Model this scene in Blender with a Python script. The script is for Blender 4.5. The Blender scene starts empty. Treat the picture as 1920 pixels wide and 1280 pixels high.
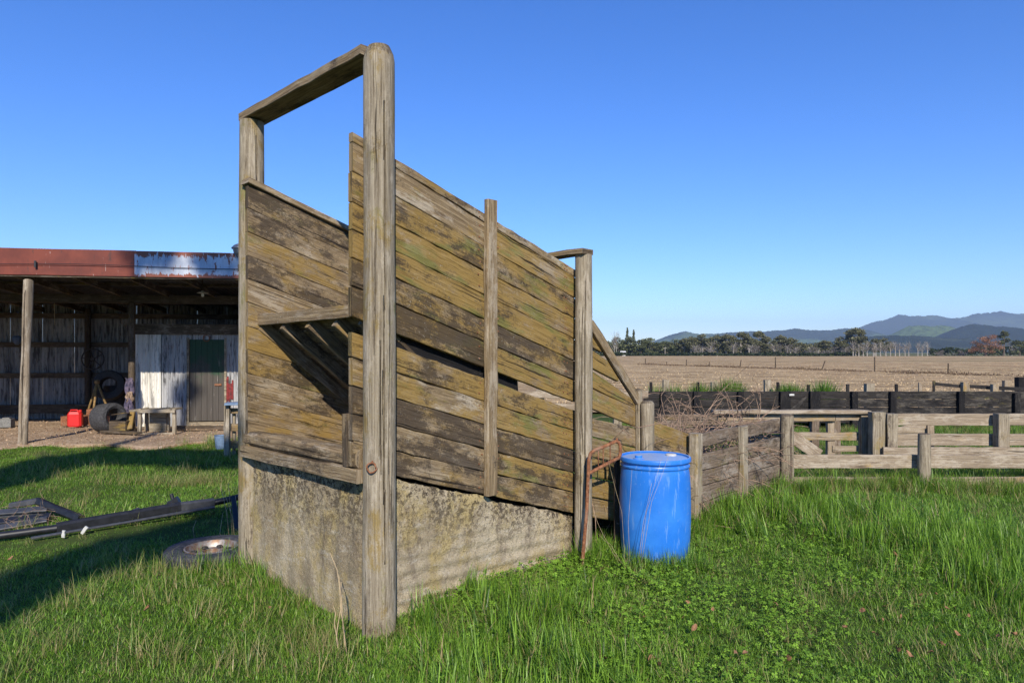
import bpy, math, random
import numpy as np
from mathutils import Vector, Matrix, noise as mnoise
random.seed(7); rng = np.random.default_rng(7)
scene = bpy.context.scene
COL = scene.collection
PI = math.pi

# ------------------------------------------------------------------ camera, sky, sun, exposure
EYE, F, HZ = 1.75, 1280.0, 660.0          # eye height, focal length and horizon row of the 1920 px photograph
cam = bpy.data.cameras.new('camera'); cam_o = bpy.data.objects.new('camera', cam); COL.objects.link(cam_o)
cam.sensor_width = 36; cam.lens = 36 * F / 1920; cam.clip_start = 0.05; cam.clip_end = 40000
cam.shift_y = (HZ - 640) / 1920
cam_o.location = (0, 0, EYE); cam_o.rotation_euler = (PI / 2, 0, 0)
scene.camera = cam_o
SUN_EL, SUN_AZ = math.radians(32), math.radians(8)     # azimuth to the right of straight behind the camera
TO_SUN = Vector((math.sin(SUN_AZ) * math.cos(SUN_EL), -math.cos(SUN_AZ) * math.cos(SUN_EL), math.sin(SUN_EL)))
sl = bpy.data.lights.new('sun', 'SUN'); sl.energy = 4.9; sl.angle = math.radians(0.53); sl.color = (1, 0.91, 0.77)
so = bpy.data.objects.new('sun', sl); COL.objects.link(so)
so.rotation_euler = TO_SUN.to_track_quat('Z', 'Y').to_euler(); so.location = (3, -10, 20)
w = bpy.data.worlds.new('World'); scene.world = w; w.use_nodes = True
wn = w.node_tree; bg = wn.nodes['Background']
sky = wn.nodes.new('ShaderNodeTexSky'); sky.sky_type = 'NISHITA'; sky.sun_disc = False
sky.sun_elevation = SUN_EL; sky.sun_rotation = PI - SUN_AZ
sky.altitude = 50; sky.air_density = 1.0; sky.dust_density = 0.0; sky.ozone_density = 5.5
hsv = wn.nodes.new('ShaderNodeHueSaturation'); hsv.inputs['Saturation'].default_value = 1.2; hsv.inputs['Hue'].default_value = .509; hsv.inputs['Value'].default_value = 1.1
wn.links.new(sky.outputs[0], hsv.inputs['Color']); 
tn = wn.nodes.new('ShaderNodeMix'); tn.data_type = 'RGBA'; tn.blend_type = 'MULTIPLY'; tn.inputs[0].default_value = 1; tn.inputs[7].default_value = (.76, .80, .93, 1)
wn.links.new(hsv.outputs[0], tn.inputs[6]); wn.links.new(tn.outputs[2], bg.inputs[0])
bg.inputs[1].default_value = 0.15
scene.view_settings.view_transform = 'Standard'; scene.view_settings.look = 'None'
scene.view_settings.exposure = 0.35; scene.view_settings.gamma = 1.0
scene.view_settings.use_curve_mapping = False
scene.cycles.max_bounces = 6; scene.cycles.transparent_max_bounces = 8
scene.cycles.use_denoising = True; scene.cycles.denoising_prefilter = 'NONE'

# ------------------------------------------------------------------ places
def P(px, py, Y):                       # a photo pixel at depth Y
    return Vector(((px - 960) / F * Y, Y, EYE + (HZ - py) / F * Y))
def G(px, py):                          # a photo pixel on the ground
    Y = EYE * F / (py - HZ); return P(px, py, Y)
def PX(px, Y): return (px - 960) / F * Y
O = Vector((-0.83, 4.27)); U = Vector((0.698, 0.716)).normalized(); V = Vector((-U.y, U.x))
def R(u, v, z): return Vector((O.x + U.x * u + V.x * v, O.y + U.y * u + V.y * v, z))
def onV(px, py, v):                     # (u, z) on the ramp's plane v
    k = (px - 960) / F; ax, ay = O.x + V.x * v, O.y + V.y * v
    u = (k * ay - ax) / (U.x - k * U.y)
    return u, EYE + (HZ - py) / F * (ay + U.y * u)
U3, V3 = Vector((U.x, U.y, 0)), Vector((V.x, V.y, 0))
Z3 = Vector((0, 0, 1))

# ------------------------------------------------------------------ mesh builder
class MB:
    def __init__(s): s.v = []; s.f = []; s.uv = []; s.t = []; s.m = []
    def add(s, verts, faces, uvs=None, tint=(0, 0, 0, 1), mi=0):
        b = len(s.v); s.v += [tuple(p) for p in verts]
        for i, f in enumerate(faces):
            s.f.append(tuple(b + k for k in f)); s.m.append(mi)
            s.uv.append(uvs[i] if uvs else [(verts[k][0] + verts[k][1] * .7, verts[k][2]) for k in f])
        s.t += [tint] * len(verts)
    def build(s, name, mats, parent=None, smooth=False, auto=None):
        me = bpy.data.meshes.new(name)
        off = Vector((0, 0, 0)); p = parent
        while p is not None: off += p.location; p = p.parent
        a = np.array(s.v, dtype=np.float64).reshape(-1, 3) - np.array(off)
        me.from_pydata(a.tolist(), [], s.f)
        l = me.uv_layers.new(name='UVMap')
        l.data.foreach_set('uv', np.array([c for f in s.uv for q in f for c in q], dtype=np.float32))
        ca = me.color_attributes.new('tint', 'FLOAT_COLOR', 'POINT')
        ca.data.foreach_set('color', np.array(s.t, dtype=np.float32).ravel())
        if not isinstance(mats, (list, tuple)): mats = [mats]
        for m in mats: me.materials.append(m)
        me.polygons.foreach_set('material_index', s.m)
        if smooth: me.polygons.foreach_set('use_smooth', [True] * len(s.f))
        me.update()
        if smooth and auto: me.set_sharp_from_angle(angle=math.radians(auto))
        o = bpy.data.objects.new(name, me); COL.objects.link(o)
        if parent is not None: o.parent = parent
        return o
def rtint(dark=.3, ochre=.3, light=.5, j=.15):
    return (min(1, max(0, dark + random.uniform(-j, j))), min(1, max(0, ochre + random.uniform(-j, j))), min(1, max(0, light + random.uniform(-j, j))), 1)

def sweep(mb, pts, prof, W, T, scales=None, tint=(0, 0, 0, 1), cap=True, jit=0, mi=0, jend=True):
    """profile (list of (a,b)) swept along pts with constant cross axes W, T"""
    n, m = len(pts), len(prof); vs = []; L = [0]
    for i in range(1, n): L.append(L[-1] + (pts[i] - pts[i - 1]).length)
    uo, vo = random.uniform(0, 50), random.uniform(0, 50)
    per = [0]
    for k in range(m):
        a, b = prof[k], prof[(k + 1) % m]; per.append(per[-1] + math.hypot(a[0] - b[0], a[1] - b[1]))
    for i in range(n):
        sa, sb = scales[i] if scales else (1, 1)
        for k in range(m):
            a, b = prof[k]
            p = pts[i] + W * (a * sa) + T * (b * sb)
            if jit: p = p + W * random.gauss(0, jit) + T * random.gauss(0, jit * .5)
            vs.append(p)
    fs, us = [], []
    for i in range(n - 1):
        for k in range(m):
            k2 = (k + 1) % m
            fs.append((i * m + k, i * m + k2, (i + 1) * m + k2, (i + 1) * m + k))
            us.append([(L[i] + uo, per[k] + vo), (L[i] + uo, per[k + 1] + vo), (L[i + 1] + uo, per[k + 1] + vo), (L[i + 1] + uo, per[k] + vo)])
    if cap:
        for i, rev in ((0, True), (n - 1, False)):
            f = [i * m + k for k in range(m)]
            if rev: f = f[::-1]
            fs.append(tuple(f)); us.append([(uo + prof[k % m][0] * .3, vo + prof[k % m][1]) for k in (range(m - 1, -1, -1) if rev else range(m))])
    mb.add(vs, fs, us, tint, mi)

def rect_prof(w, t, b):
    w2, t2 = w / 2, t / 2; b = min(b, w2 * .45, t2 * .45)
    return [(-w2 + b, -t2), (w2 - b, -t2), (w2, -t2 + b), (w2, t2 - b), (w2 - b, t2), (-w2 + b, t2), (-w2, t2 - b), (-w2, -t2 + b)]
def plank(mb, a, b, wdir, w, t, tint=None, w1=None, seg=None, wob=.003, bev=.004, mi=0, bow=0, shear=False):
    a, b = Vector(a), Vector(b); d = (b - a); Ln = d.length; d = d / Ln
    wd = Vector(wdir); W = (wd.copy() if shear else (wd - d * wd.dot(d))).normalized(); T = d.cross(W).normalized()
    seg = seg or max(2, int(Ln / .16)); w1 = w1 or w
    pts = []; sc = []
    for i in range(seg + 1):
        f = i / seg
        ww = (w + (w1 - w) * f) / w
        pts.append(a + d * (Ln * f) + T * (random.gauss(0, wob * .5) + bow * math.sin(PI * f)) + W * random.gauss(0, wob * .4))
        sc.append((ww * (1 + random.gauss(0, wob / w * 1.2)), 1))
    sweep(mb, pts, rect_prof(w, t, bev), W, T, sc, tint or rtint(), mi=mi, jit=wob * .15)
def boxx(mb, c, sx, sy, sz, rz=0, tint=(.3, .3, .5, 1), bev=.004, mi=0):
    c = Vector(c); x = Vector((math.cos(rz), math.sin(rz), 0))
    plank(mb, c - x * sx / 2, c + x * sx / 2, Z3, sz, sy, tint, seg=1, wob=0, bev=bev, mi=mi)
def perp(d):
    a = Vector((0, 0, 1)) if abs(d.z) < .9 else Vector((1, 0, 0))
    W = d.cross(a).normalized(); return W, d.cross(W).normalized()
def tube(mb, pts, r, n=8, tint=(.3, .3, .5, 1), mi=0, cap=True, r1=None):
    pts = [Vector(p) for p in pts]; N = len(pts); vs, fs, us = [], [], []; L = 0; uo = random.uniform(0, 30)
    W = None
    for i in range(N):
        d = (pts[min(i + 1, N - 1)] - pts[max(i - 1, 0)]).normalized()
        if W is None: W, T = perp(d)
        else:
            W = (W - d * W.dot(d))
            W = W.normalized() if W.length > 1e-6 else perp(d)[0]
            T = d.cross(W)
        rr = r[i] if isinstance(r, (list, tuple)) else (r if r1 is None else r + (r1 - r) * i / (N - 1))
        for k in range(n):
            t = 2 * PI * k / n; vs.append(pts[i] + W * (rr * math.cos(t)) + T * (rr * math.sin(t)))
    rr0 = r[0] if isinstance(r, (list, tuple)) else r
    for i in range(N - 1):
        l2 = L + (pts[i + 1] - pts[i]).length
        for k in range(n):
            k2 = (k + 1) % n
            fs.append((i * n + k, i * n + k2, (i + 1) * n + k2, (i + 1) * n + k))
            c0, c1 = 2 * PI * rr0 * k / n, 2 * PI * rr0 * (k + 1) / n
            us.append([(L + uo, c0), (L + uo, c1), (l2 + uo, c1), (l2 + uo, c0)])
        L = l2
    if cap:
        for i, rev in ((0, True), (N - 1, False)):
            f = [i * n + k for k in range(n)]
            fs.append(tuple(f[::-1] if rev else f)); us.append([(uo, .01 * k) for k in range(n)])
    mb.add(vs, fs, us, tint, mi)
def rpost(mb, base, h, r, tint=None, n=24, seg=12, lump=.006, lean=(0, 0), taper=.94, dome=.03, crack=None):
    """round timber post, uneven, with a worn top"""
    tint = tint or rtint(.2, .25, .6); b = Vector(base); vs, fs, us = [], [], []
    uo = random.uniform(0, 40); ckv = []
    ph = [random.uniform(0, 6.28) for _ in range(6)]
    zs = [h * i / seg for i in range(seg + 1)]; rs = [1.0] * (seg + 1)
    zs += [h + dome * .40, h + dome * .88, h + dome]; rs += [.93, .70, .40]
    for i, z in enumerate(zs):
        f = z / h; rr = r * (1 + (taper - 1) * f) * rs[i]
        for k in range(n):
            t = 2 * PI * k / n
            q = rr + lump * (math.sin(2 * t + ph[0] + z * .9) * .6 + math.sin(3 * t + ph[1] - z * 1.7) * .4 + math.sin(z * 4 + ph[2]) * .35 + random.gauss(0, .08)) * rs[i]
            if crack and i <= seg:
                for ca, z0, z1, dp in crack:
                    da = abs((t - ca - .05 * math.sin(z * 3) + PI) % (2 * PI) - PI)
                    if da < PI / n * 1.02 and z0 < z < z1: q -= dp; ckv.append(i * n + k)
            vs.append(b + Vector((lean[0] * f + q * math.cos(t), lean[1] * f + q * math.sin(t), z)))
    N = len(zs)
    for i in range(N - 1):
        for k in range(n):
            k2 = (k + 1) % n
            fs.append((i * n + k, i * n + k2, (i + 1) * n + k2, (i + 1) * n + k))
            c0, c1 = 2 * PI * r * k / n, 2 * PI * r * (k + 1) / n
            us.append([(zs[i] + uo, c0), (zs[i] + uo, c1), (zs[i + 1] + uo, c1), (zs[i + 1] + uo, c0)])
    fs.append(tuple((N - 1) * n + k for k in range(n))); us.append([(uo, .02 * k) for k in range(n)])
    nb = len(mb.t); mb.add(vs, fs, us, tint); td = (min(1, tint[0] + .5), min(1, tint[1] + .15), tint[2] * .4, 1)
    for q_ in range(nb + (seg + 1) * n, len(mb.t)): mb.t[q_] = td
    for q_ in ckv: mb.t[nb + q_] = (1.4, 0, 0, 1)
def lathe(mb, c, prof, n=40, tint=(0, 0, 0, 1), axis=None, mi=0):
    c = Vector(c); ax = (axis or Z3).normalized(); W, T = perp(ax); vs, fs = [], []
    if ax.z > .99: W, T = Vector((1, 0, 0)), Vector((0, 1, 0))
    for r, z in prof:
        for k in range(n):
            t = 2 * PI * k / n; vs.append(c + ax * z + W * (r * math.cos(t)) + T * (r * math.sin(t)))
    m = len(prof)
    for i in range(m - 1):
        for k in range(n):
            k2 = (k + 1) % n; fs.append((i * n + k, i * n + k2, (i + 1) * n + k2, (i + 1) * n + k))
    us = [[(k / n, i / m)] * 4 for i in range(m - 1) for k in range(n)]
    mb.add(vs, fs, us, tint, mi)
def corrugated(mb, a, b, z0, z1, pitch=.09, amp=.011, nrm=None, tint=(.3, .3, .5, 1), rows=1, mi=0):
    a, b = Vector(a), Vector(b); d = (b - a); L = d.length; d = d / L; n = Vector((d.y, -d.x, 0)) if nrm is None else nrm
    k = max(4, int(L / pitch * 8)); vs, fs, us = [], [], []
    uo = random.uniform(0, 20)
    for j in range(rows + 1):
        z = z0 + (z1 - z0) * j / rows
        for i in range(k + 1):
            s = L * i / k; q = a + d * s + n * (amp * math.sin(2 * PI * s / pitch)); vs.append((q.x, q.y, z))
    for j in range(rows):
        for i in range(k):
            f = (j * (k + 1) + i, j * (k + 1) + i + 1, (j + 1) * (k + 1) + i + 1, (j + 1) * (k + 1) + i); fs.append(f)
            us.append([(uo + L * (q % (k + 1)) / k, z0 + (z1 - z0) * (q // (k + 1)) / rows) for q in f])
    mb.add(vs, fs, us, tint, mi)

# ------------------------------------------------------------------ things
def props(o, label=None, cat=None, group=None, kind=None):
    for k, v in (('label', label), ('category', cat), ('group', group), ('kind', kind)):
        if v: o[k] = v
    return o
def thing(name, label, cat, loc=(0, 0, 0), group=None):
    o = bpy.data.objects.new(name, None); COL.objects.link(o); o.location = loc; o.empty_display_size = .1
    return props(o, label, cat, group)
def copy_tree(o, parent=None):
    c = o.copy(); COL.objects.link(c)
    if parent: c.parent = parent
    for ch in list(o.children): copy_tree(ch, c)
    return c

# ------------------------------------------------------------------ node helpers
class NT:
    def __init__(s, name):
        s.mat = bpy.data.materials.new(name); s.mat.use_nodes = True; s.t = s.mat.node_tree
        s.b = s.t.nodes['Principled BSDF']; s.out = s.t.nodes['Material Output']
    def n(s, typ, ins=None, **pr):
        x = s.t.nodes.new('ShaderNode' + typ)
        for k, v in pr.items(): setattr(x, k, v)
        for k, v in (ins or {}).items(): s.set(x.inputs[k], v)
        return x
    def set(s, sock, v):
        if isinstance(v, bpy.types.NodeSocket): s.t.links.new(v, sock)
        else:
            if isinstance(v, tuple) and len(v) == 3 and sock.type == 'RGBA': v = v + (1,)
            sock.default_value = v
    def pb(s, **k):
        for a, v in k.items(): s.set(s.b.inputs[a.replace('_', ' ')], v)
    def uv(s): return s.n('UVMap', uv_map='UVMap').outputs[0]
    def pos(s): return s.n('NewGeometry').outputs['Position']
    def tint(s):
        a = s.n('VertexColor', layer_name='tint'); r = s.n('SeparateColor', {0: a.outputs[0]}); return r.outputs
    def map(s, v, sc, loc=(0, 0, 0)): return s.n('Mapping', {0: v, 'Scale': sc, 'Location': loc}).outputs[0]
    def noise(s, v, sc=1, det=4, ro=.55, dist=0): return s.n('TexNoise', {'Vector': v, 'Scale': sc, 'Detail': det, 'Roughness': ro, 'Distortion': dist}).outputs[0]
    def m(s, op, a, b=0, c=0, cl=False): return s.n('Math', {0: a, 1: b, 2: c}, operation=op, use_clamp=cl).outputs[0]
    def step(s, x, lo, hi): return s.n('MapRange', {0: x, 1: lo, 2: hi, 3: 0.0, 4: 1.0}, interpolation_type='SMOOTHSTEP').outputs[0]
    def mix(s, f, a, b, bl='MIX'): return s.n('Mix', {0: f, 6: a, 7: b}, data_type='RGBA', blend_type=bl).outputs[2]
    def ramp(s, f, st):
        x = s.n('ValToRGB', {0: f}); e = x.color_ramp.elements
        while len(e) < len(st): e.new(.5)
        for i, (p, c) in enumerate(st): e[i].position = p; e[i].color = (*c, 1)
        return x.outputs[0]
    def bump(s, h, st=.4, d=.01, nrm=None):
        i = {'Height': h, 'Strength': st, 'Distance': d}
        if nrm: i['Normal'] = nrm
        return s.n('Bump', i).outputs[0]

def wood_mat(name, lo=(.15, .105, .06), hi=(.345, .262, .155), dark=(.056, .043, .033), ochre=(.285, .185, .048), pale=(.50, .44, .345), green=(.16, .16, .035), speck=.5, gf=48, gc=.2):
    """weathered timber: tint.r dark staining, tint.g ochre lichen, tint.b bleaching"""
    k = NT(name); uv = k.uv(); pos = k.pos(); T = k.tint()
    warp = k.noise(k.map(uv, (1.6, 6, 1)), 1, 3, .6)
    uvw = k.n('VectorMath', {0: uv, 1: k.n('CombineXYZ', {1: k.m('MULTIPLY', warp, .022)}).outputs[0]}, operation='ADD').outputs[0]
    g1 = k.noise(k.map(uvw, (3.5, 95, 1)), 1, 5, .75)
    g2 = k.noise(k.map(uvw, (1.3, gf, 1), (5, 3, 0)), 1, 6, .72)
    mo = k.noise(k.map(uv, (13, 22, 1), (2, 9, 0)), 1, 8, .8)
    bl = k.noise(k.map(uv, (2.2, 5.0, 1)), 1, 6, .66)
    bl2 = k.noise(k.map(uv, (2.3, 4.6, 1), (9, 4, 0)), 1, 7, .70, .3)
    bw = k.noise(pos, 2.1, 4, .6)
    sp = k.noise(pos, 85, 4, .8)
    base = k.mix(k.step(g2, .5 - gc, .5 + gc), lo, hi)
    base = k.mix(k.m('MULTIPLY', k.step(k.m('ADD', k.noise(k.map(uv, (2.4, 7, 1), (3, 17, 0)), 1, 6, .72), k.m('MULTIPLY', k.m('SUBTRACT', mo, .5), .4)), .48, .60), k.m('MULTIPLY', T[2], .66)), base, pale)
    # ochre lichen
    thr = k.m('SUBTRACT', .66, k.m('MULTIPLY', T[1], .33))
    oc = k.m('ADD', k.m('ADD', k.m('MULTIPLY', bl2, .8), k.m('MULTIPLY', bw, .2)), k.m('MULTIPLY', k.m('SUBTRACT', mo, .5), .38))
    oc = k.step(k.m('ADD', oc, k.m('MULTIPLY', k.m('SUBTRACT', sp, .5), .20)), k.m('SUBTRACT', thr, .03), k.m('ADD', thr, .10))
    och = k.mix(k.step(k.noise(k.map(uv, (2, 6, 1), (31, 2, 0)), 1, 3, .6), .52, .64), ochre, green)
    base = k.mix(k.m('MULTIPLY', oc, .78), base, och)
    # dark weathering in speckled patches
    thr = k.m('SUBTRACT', .70, k.m('MULTIPLY', T[0], .40))
    dk = k.m('ADD', bl, k.m('MULTIPLY', k.m('SUBTRACT', mo, .5), .62)); dk = k.m('ADD', dk, k.m('MULTIPLY', k.m('SUBTRACT', sp, .5), .30))
    dk = k.step(k.m('ADD', dk, k.m('MULTIPLY', k.m('SUBTRACT', g2, .5), .25)), thr, k.m('ADD', thr, .15))
    base = k.mix(k.m('MULTIPLY', dk, .84), base, dark)
    # white lichen crust
    li = k.step(k.noise(pos, 30, 6, .8), .60, .65); li = k.m('MULTIPLY', li, k.step(k.noise(pos, 3.1, 4, .65), .47, .60))
    base = k.mix(k.m('MULTIPLY', li, speck), base, (.52, .49, .41))
    # grain, cracks, knots
    base = k.mix(k.m('MULTIPLY', k.step(g1, .54, .34), .72), base, k.mix(1.0, base, (.34, .30, .27), 'MULTIPLY'))
    ck = k.step(k.noise(k.map(uvw, (.7, 30, 1), (1, 7, 0)), 1, 4, .6), .635, .665)
    base = k.mix(k.m('MULTIPLY', ck, .85), base, (.018, .014, .011))
    vo = k.n('TexVoronoi', {'Vector': k.map(uvw, (1.3, 6.0, 1), (.3, .4, 0)), 'Scale': 1.0, 'Randomness': 1.0}).outputs[0]
    kn = k.step(vo, .075, .045); ring = k.m('MULTIPLY', k.step(vo, .12, .09), .5)
    base = k.mix(k.m('MAXIMUM', k.m('MULTIPLY', kn, .55), k.m('MULTIPLY', ring, .6)), base, (.07, .045, .03))
    h = k.m('SUBTRACT', k.m('ADD', k.m('MULTIPLY', g1, .4), k.m('MULTIPLY', g2, .6)), k.m('MULTIPLY', ck, 1.2))
    h = k.m('ADD', h, k.m('ADD', k.m('MULTIPLY', sp, .3), k.m('MULTIPLY', mo, .5)))
    k.pb(Base_Color=base, Roughness=.9, Normal=k.bump(h, .9, .010)); k.b.inputs['Specular IOR Level'].default_value = .15
    return k.mat
M = {}
M['wood'] = wood_mat('weathered_boards')
M['post'] = wood_mat('grey_post_timber', lo=(.20, .165, .115), hi=(.37, .32, .235), ochre=(.25, .175, .05), dark=(.085, .066, .05), speck=.35, gf=75, gc=.16)
M['pale'] = wood_mat('bleached_rail_timber', lo=(.21, .165, .115), hi=(.38, .31, .225), pale=(.50, .44, .35), ochre=(.34, .22, .07), speck=.3)
M['darkwood'] = wood_mat('tarred_and_shade_black_timber', lo=(.018, .016, .016), hi=(.048, .044, .042), dark=(.012, .012, .014), pale=(.20, .18, .15), ochre=(.10, .085, .03), speck=.3)  # dark timbers, and the shade colour on the ramp's far wall end
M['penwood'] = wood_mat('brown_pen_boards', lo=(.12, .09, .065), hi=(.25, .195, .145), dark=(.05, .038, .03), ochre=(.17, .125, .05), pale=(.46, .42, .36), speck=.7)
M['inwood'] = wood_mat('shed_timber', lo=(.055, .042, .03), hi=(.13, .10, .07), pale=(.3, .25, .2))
M['roofiron'] = None

def concrete_mat():
    k = NT('lichened_concrete'); p = k.pos(); T = k.tint()
    n1 = k.noise(p, 2.2, 7, .72); n2 = k.noise(p, 26, 8, .8); n3 = k.noise(p, 85, 5, .85); n4 = k.noise(k.map(p, (3.0, 3.0, 2.0), (4, 2, 0)), 1, 7, .72)
    c = k.mix(k.step(n1, .38, .62), (.37, .30, .195), (.57, .485, .34))
    c = k.mix(k.m('MULTIPLY', k.step(n4, .46, .60), .68), c, (.50, .385, .15))
    c = k.mix(k.m('MULTIPLY', k.step(k.noise(k.map(p, (4, 4, 1.2), (7, 1, 3)), 1, 7, .74), .52, .64), .62), c, (.20, .155, .115))
    c = k.mix(k.m('MULTIPLY', k.step(k.noise(k.map(p, (3.6, 3.6, 14), (1, 5, 2)), 1, 8, .8), .52, .68), k.m('SUBTRACT', .8, k.m('MULTIPLY', T[0], .6))), c, (.68, .63, .53))
    dk = k.m('ADD', n2, k.m('MULTIPLY', k.m('SUBTRACT', k.noise(p, 5, 5, .7), .5), .35))
    c = k.mix(k.m('MULTIPLY', k.step(dk, .50, .535), k.m('ADD', k.m('MULTIPLY', T[0], .72), .14)), c, (.06, .046, .034))
    c = k.mix(k.m('MULTIPLY', k.step(n3, .53, .60), .45), c, (.13, .10, .07))
    c = k.mix(k.m('MULTIPLY', k.step(n3, .45, .38), .25), c, (.66, .60, .50))
    h = k.m('ADD', k.m('MULTIPLY', n2, 1.1), k.m('MULTIPLY', n3, .6))
    k.pb(Base_Color=c, Roughness=.95, Normal=k.bump(h, 1.0, .02)); k.b.inputs['Specular IOR Level'].default_value = .1
    return k.mat
M['concrete'] = concrete_mat()
def simple(name, col, rough=.6, metal=0, nz=.25, sc=20, bump=0, spec=.5, col2=None):
    k = NT(name); n = k.noise(k.pos(), sc, 5, .65)
    c2 = col2 or tuple(x * (1 - nz) for x in col)
    c = k.mix(k.step(n, .35, .65), c2, col)
    k.pb(Base_Color=c, Roughness=rough, Metallic=metal); k.b.inputs['Specular IOR Level'].default_value = spec
    if bump: k.pb(Normal=k.bump(n, bump, .01))
    return k.mat
def rust_mat():
    k = NT('rusty_iron'); p = k.pos(); n = k.noise(p, 35, 6, .7); n2 = k.noise(p, 9, 4, .6)
    c = k.ramp(n, [(.3, (.06, .025, .014)), (.5, (.20, .075, .03)), (.7, (.36, .17, .085))])
    c = k.mix(k.m('MULTIPLY', k.step(n2, .5, .7), .5), c, (.30, .20, .14))
    k.pb(Base_Color=c, Roughness=.85, Normal=k.bump(n, .5, .004)); return k.mat
M['rust'] = rust_mat()
def barrel_mat():
    k = NT('blue_plastic'); p = k.pos(); n = k.noise(p, 3, 5, .6); n2 = k.noise(k.map(p, (30, 30, 4)), 1, 5, .7)
    c = k.mix(k.step(n, .35, .7), (.016, .16, .60), (.035, .215, .70))
    c = k.mix(k.m('MULTIPLY', k.step(n2, .56, .66), .4), c, (.20, .36, .66)); c = k.mix(k.m('MULTIPLY', k.step(k.noise(k.map(p, (9, 9, 22)), 1, 6, .75), .62, .70), .3), c, (.30, .42, .60)); zz = k.n('SeparateXYZ', {0: p}).outputs[2]; c = k.mix(k.m('MULTIPLY', k.step(k.m('ADD', zz, k.m('MULTIPLY', k.m('SUBTRACT', n2, .5), .5)), .20, .03), .4), c, (.05, .07, .09))
    nz = k.n('NewGeometry').outputs['Normal']; up = k.step(k.n('SeparateXYZ', {0: nz}).outputs[2], .8, .97)
    top_tone = k.mix(k.noise(p, 12, 6, .7), (.16, .30, .62), (.45, .55, .68))  # paler mottled blue for faces that point up
    c = k.mix(k.m('MULTIPLY', up, .8), c, top_tone)
    k.pb(Base_Color=c, Roughness=k.m('ADD', .33, k.m('MULTIPLY', n, .14))); return k.mat
M['barrel'] = barrel_mat()
def galv_mat(name='galvanised_iron', a=(.30, .305, .31), b=(.50, .505, .51), rust=.25, white=0.0, streak=.6, grime=.5):
    k = NT(name); p = k.pos(); uv = k.uv(); n = k.noise(k.map(p, (6, 6, .7)), 1, 5, .65); n2 = k.noise(p, 4, 6, .7); n3 = k.noise(k.map(p, (22, 22, 2.0)), 1, 5, .7)
    c = k.mix(k.step(n, .3, .7), a, b)
    c = k.mix(k.m('MULTIPLY', k.step(k.m('ADD', n3, k.m('MULTIPLY', k.m('SUBTRACT', k.noise(k.map(p, (5, 5, 1.2), (3, 8, 1)), 1, 6, .75), .5), .7)), .49, .64), grime), c, (.035, .033, .035))
    c = k.mix(k.m('MULTIPLY', k.step(n2, .60, .68), rust), c, (.17, .065, .03))
    k.pb(Base_Color=c, Roughness=.55, Metallic=.15); return k.mat
M['galv'] = galv_mat(grime=.95)
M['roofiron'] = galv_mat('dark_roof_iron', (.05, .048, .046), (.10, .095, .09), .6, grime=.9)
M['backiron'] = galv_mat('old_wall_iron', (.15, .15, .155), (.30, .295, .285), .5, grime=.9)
M['whiteiron'] = galv_mat('white_painted_iron', (.60, .58, .52), (.80, .78, .72), .35, grime=.6)
def fascia_red():
    k = NT('red_rusted_paint'); p = k.pos(); n = k.noise(p, 2.5, 6, .7); n2 = k.noise(k.map(p, (14, 14, 3)), 1, 5, .7)
    c = k.mix(k.step(n, .35, .65), (.115, .019, .009), (.175, .033, .015))
    c = k.mix(k.m('MULTIPLY', k.step(n2, .60, .66), .8), c, (.05, .018, .014))
    c = k.mix(k.m('MULTIPLY', k.step(k.noise(k.map(p, (25, 25, 4), (3, 3, 3)), 1, 4, .7), .665, .70), .8), c, (.48, .40, .36))
    k.pb(Base_Color=c, Roughness=.65); return k.mat
def fascia_grey():
    k = NT('flaking_grey_blue_paint'); p = k.pos(); n = k.noise(k.map(p, (15, 15, 5)), 1, 7, .75); n2 = k.noise(k.map(p, (3, 3, 1)), 1, 6, .7)
    c = k.mix(k.step(n2, .35, .65), (.30, .34, .41), (.52, .55, .60))
    z = k.n('SeparateXYZ', {0: p}).outputs[2]
    edge = k.m('MAXIMUM', k.step(z, 3.47, 3.62), k.step(z, 3.25, 3.16))
    c = k.mix(k.step(k.m('ADD', n, k.m('MULTIPLY', edge, .20)), .585, .605), c, (.22, .062, .032))
    k.pb(Base_Color=c, Roughness=.5, Metallic=.1); return k.mat
M['fred'], M['fgrey'] = fascia_red(), fascia_grey()
def door_mat():
    k = NT('worn_green_door'); p = k.pos(); z = k.n('SeparateXYZ', {0: p}).outputs[2]; n = k.noise(k.map(p, (26, 26, 1.6)), 1, 6, .7); n2 = k.noise(p, 2.5, 5, .7)
    c = k.mix(n, (.012, .045, .022), (.022, .075, .036))
    f = k.step(k.m('ADD', z, k.m('MULTIPLY', k.m('SUBTRACT', n2, .5), 2.2)), 1.62, 1.1)
    c = k.mix(f, c, k.mix(n, (.02, .018, .016), (.11, .095, .08)))
    c = k.mix(k.m('MULTIPLY', k.step(n, .64, .70), .8), c, (.42, .42, .40))
    k.pb(Base_Color=c, Roughness=.75); return k.mat
M['door'] = door_mat()
M['redpaint'] = simple('red_paint_patch', (.26, .02, .02), .7, nz=.7, sc=14)
M['redcan'] = simple('red_plastic', (.62, .02, .018), .4, nz=.15, sc=6)
M['black'] = simple('black_painted_steel', (.018, .019, .023), .42, .0, .5, 18, spec=.5)
M['darksteel'] = simple('dull_dark_steel', (.075, .08, .09), .5, .2, .4, 14)
M['greysteel'] = simple('grey_steel', (.22, .235, .26), .45, .4, .35, 14)
M['whiteclip'] = simple('white_plastic', (.55, .55, .52), .5, nz=.1)
def tyre_mat():
    k = NT('weathered_rubber'); p = k.pos(); n = k.noise(p, 28, 6, .7)
    c = k.mix(k.step(n, .35, .7), (.022, .022, .024), (.075, .075, .08)); k.pb(Base_Color=c, Roughness=.8, Normal=k.bump(n, .3, .004)); return k.mat
M['tyre'] = tyre_mat()
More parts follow.
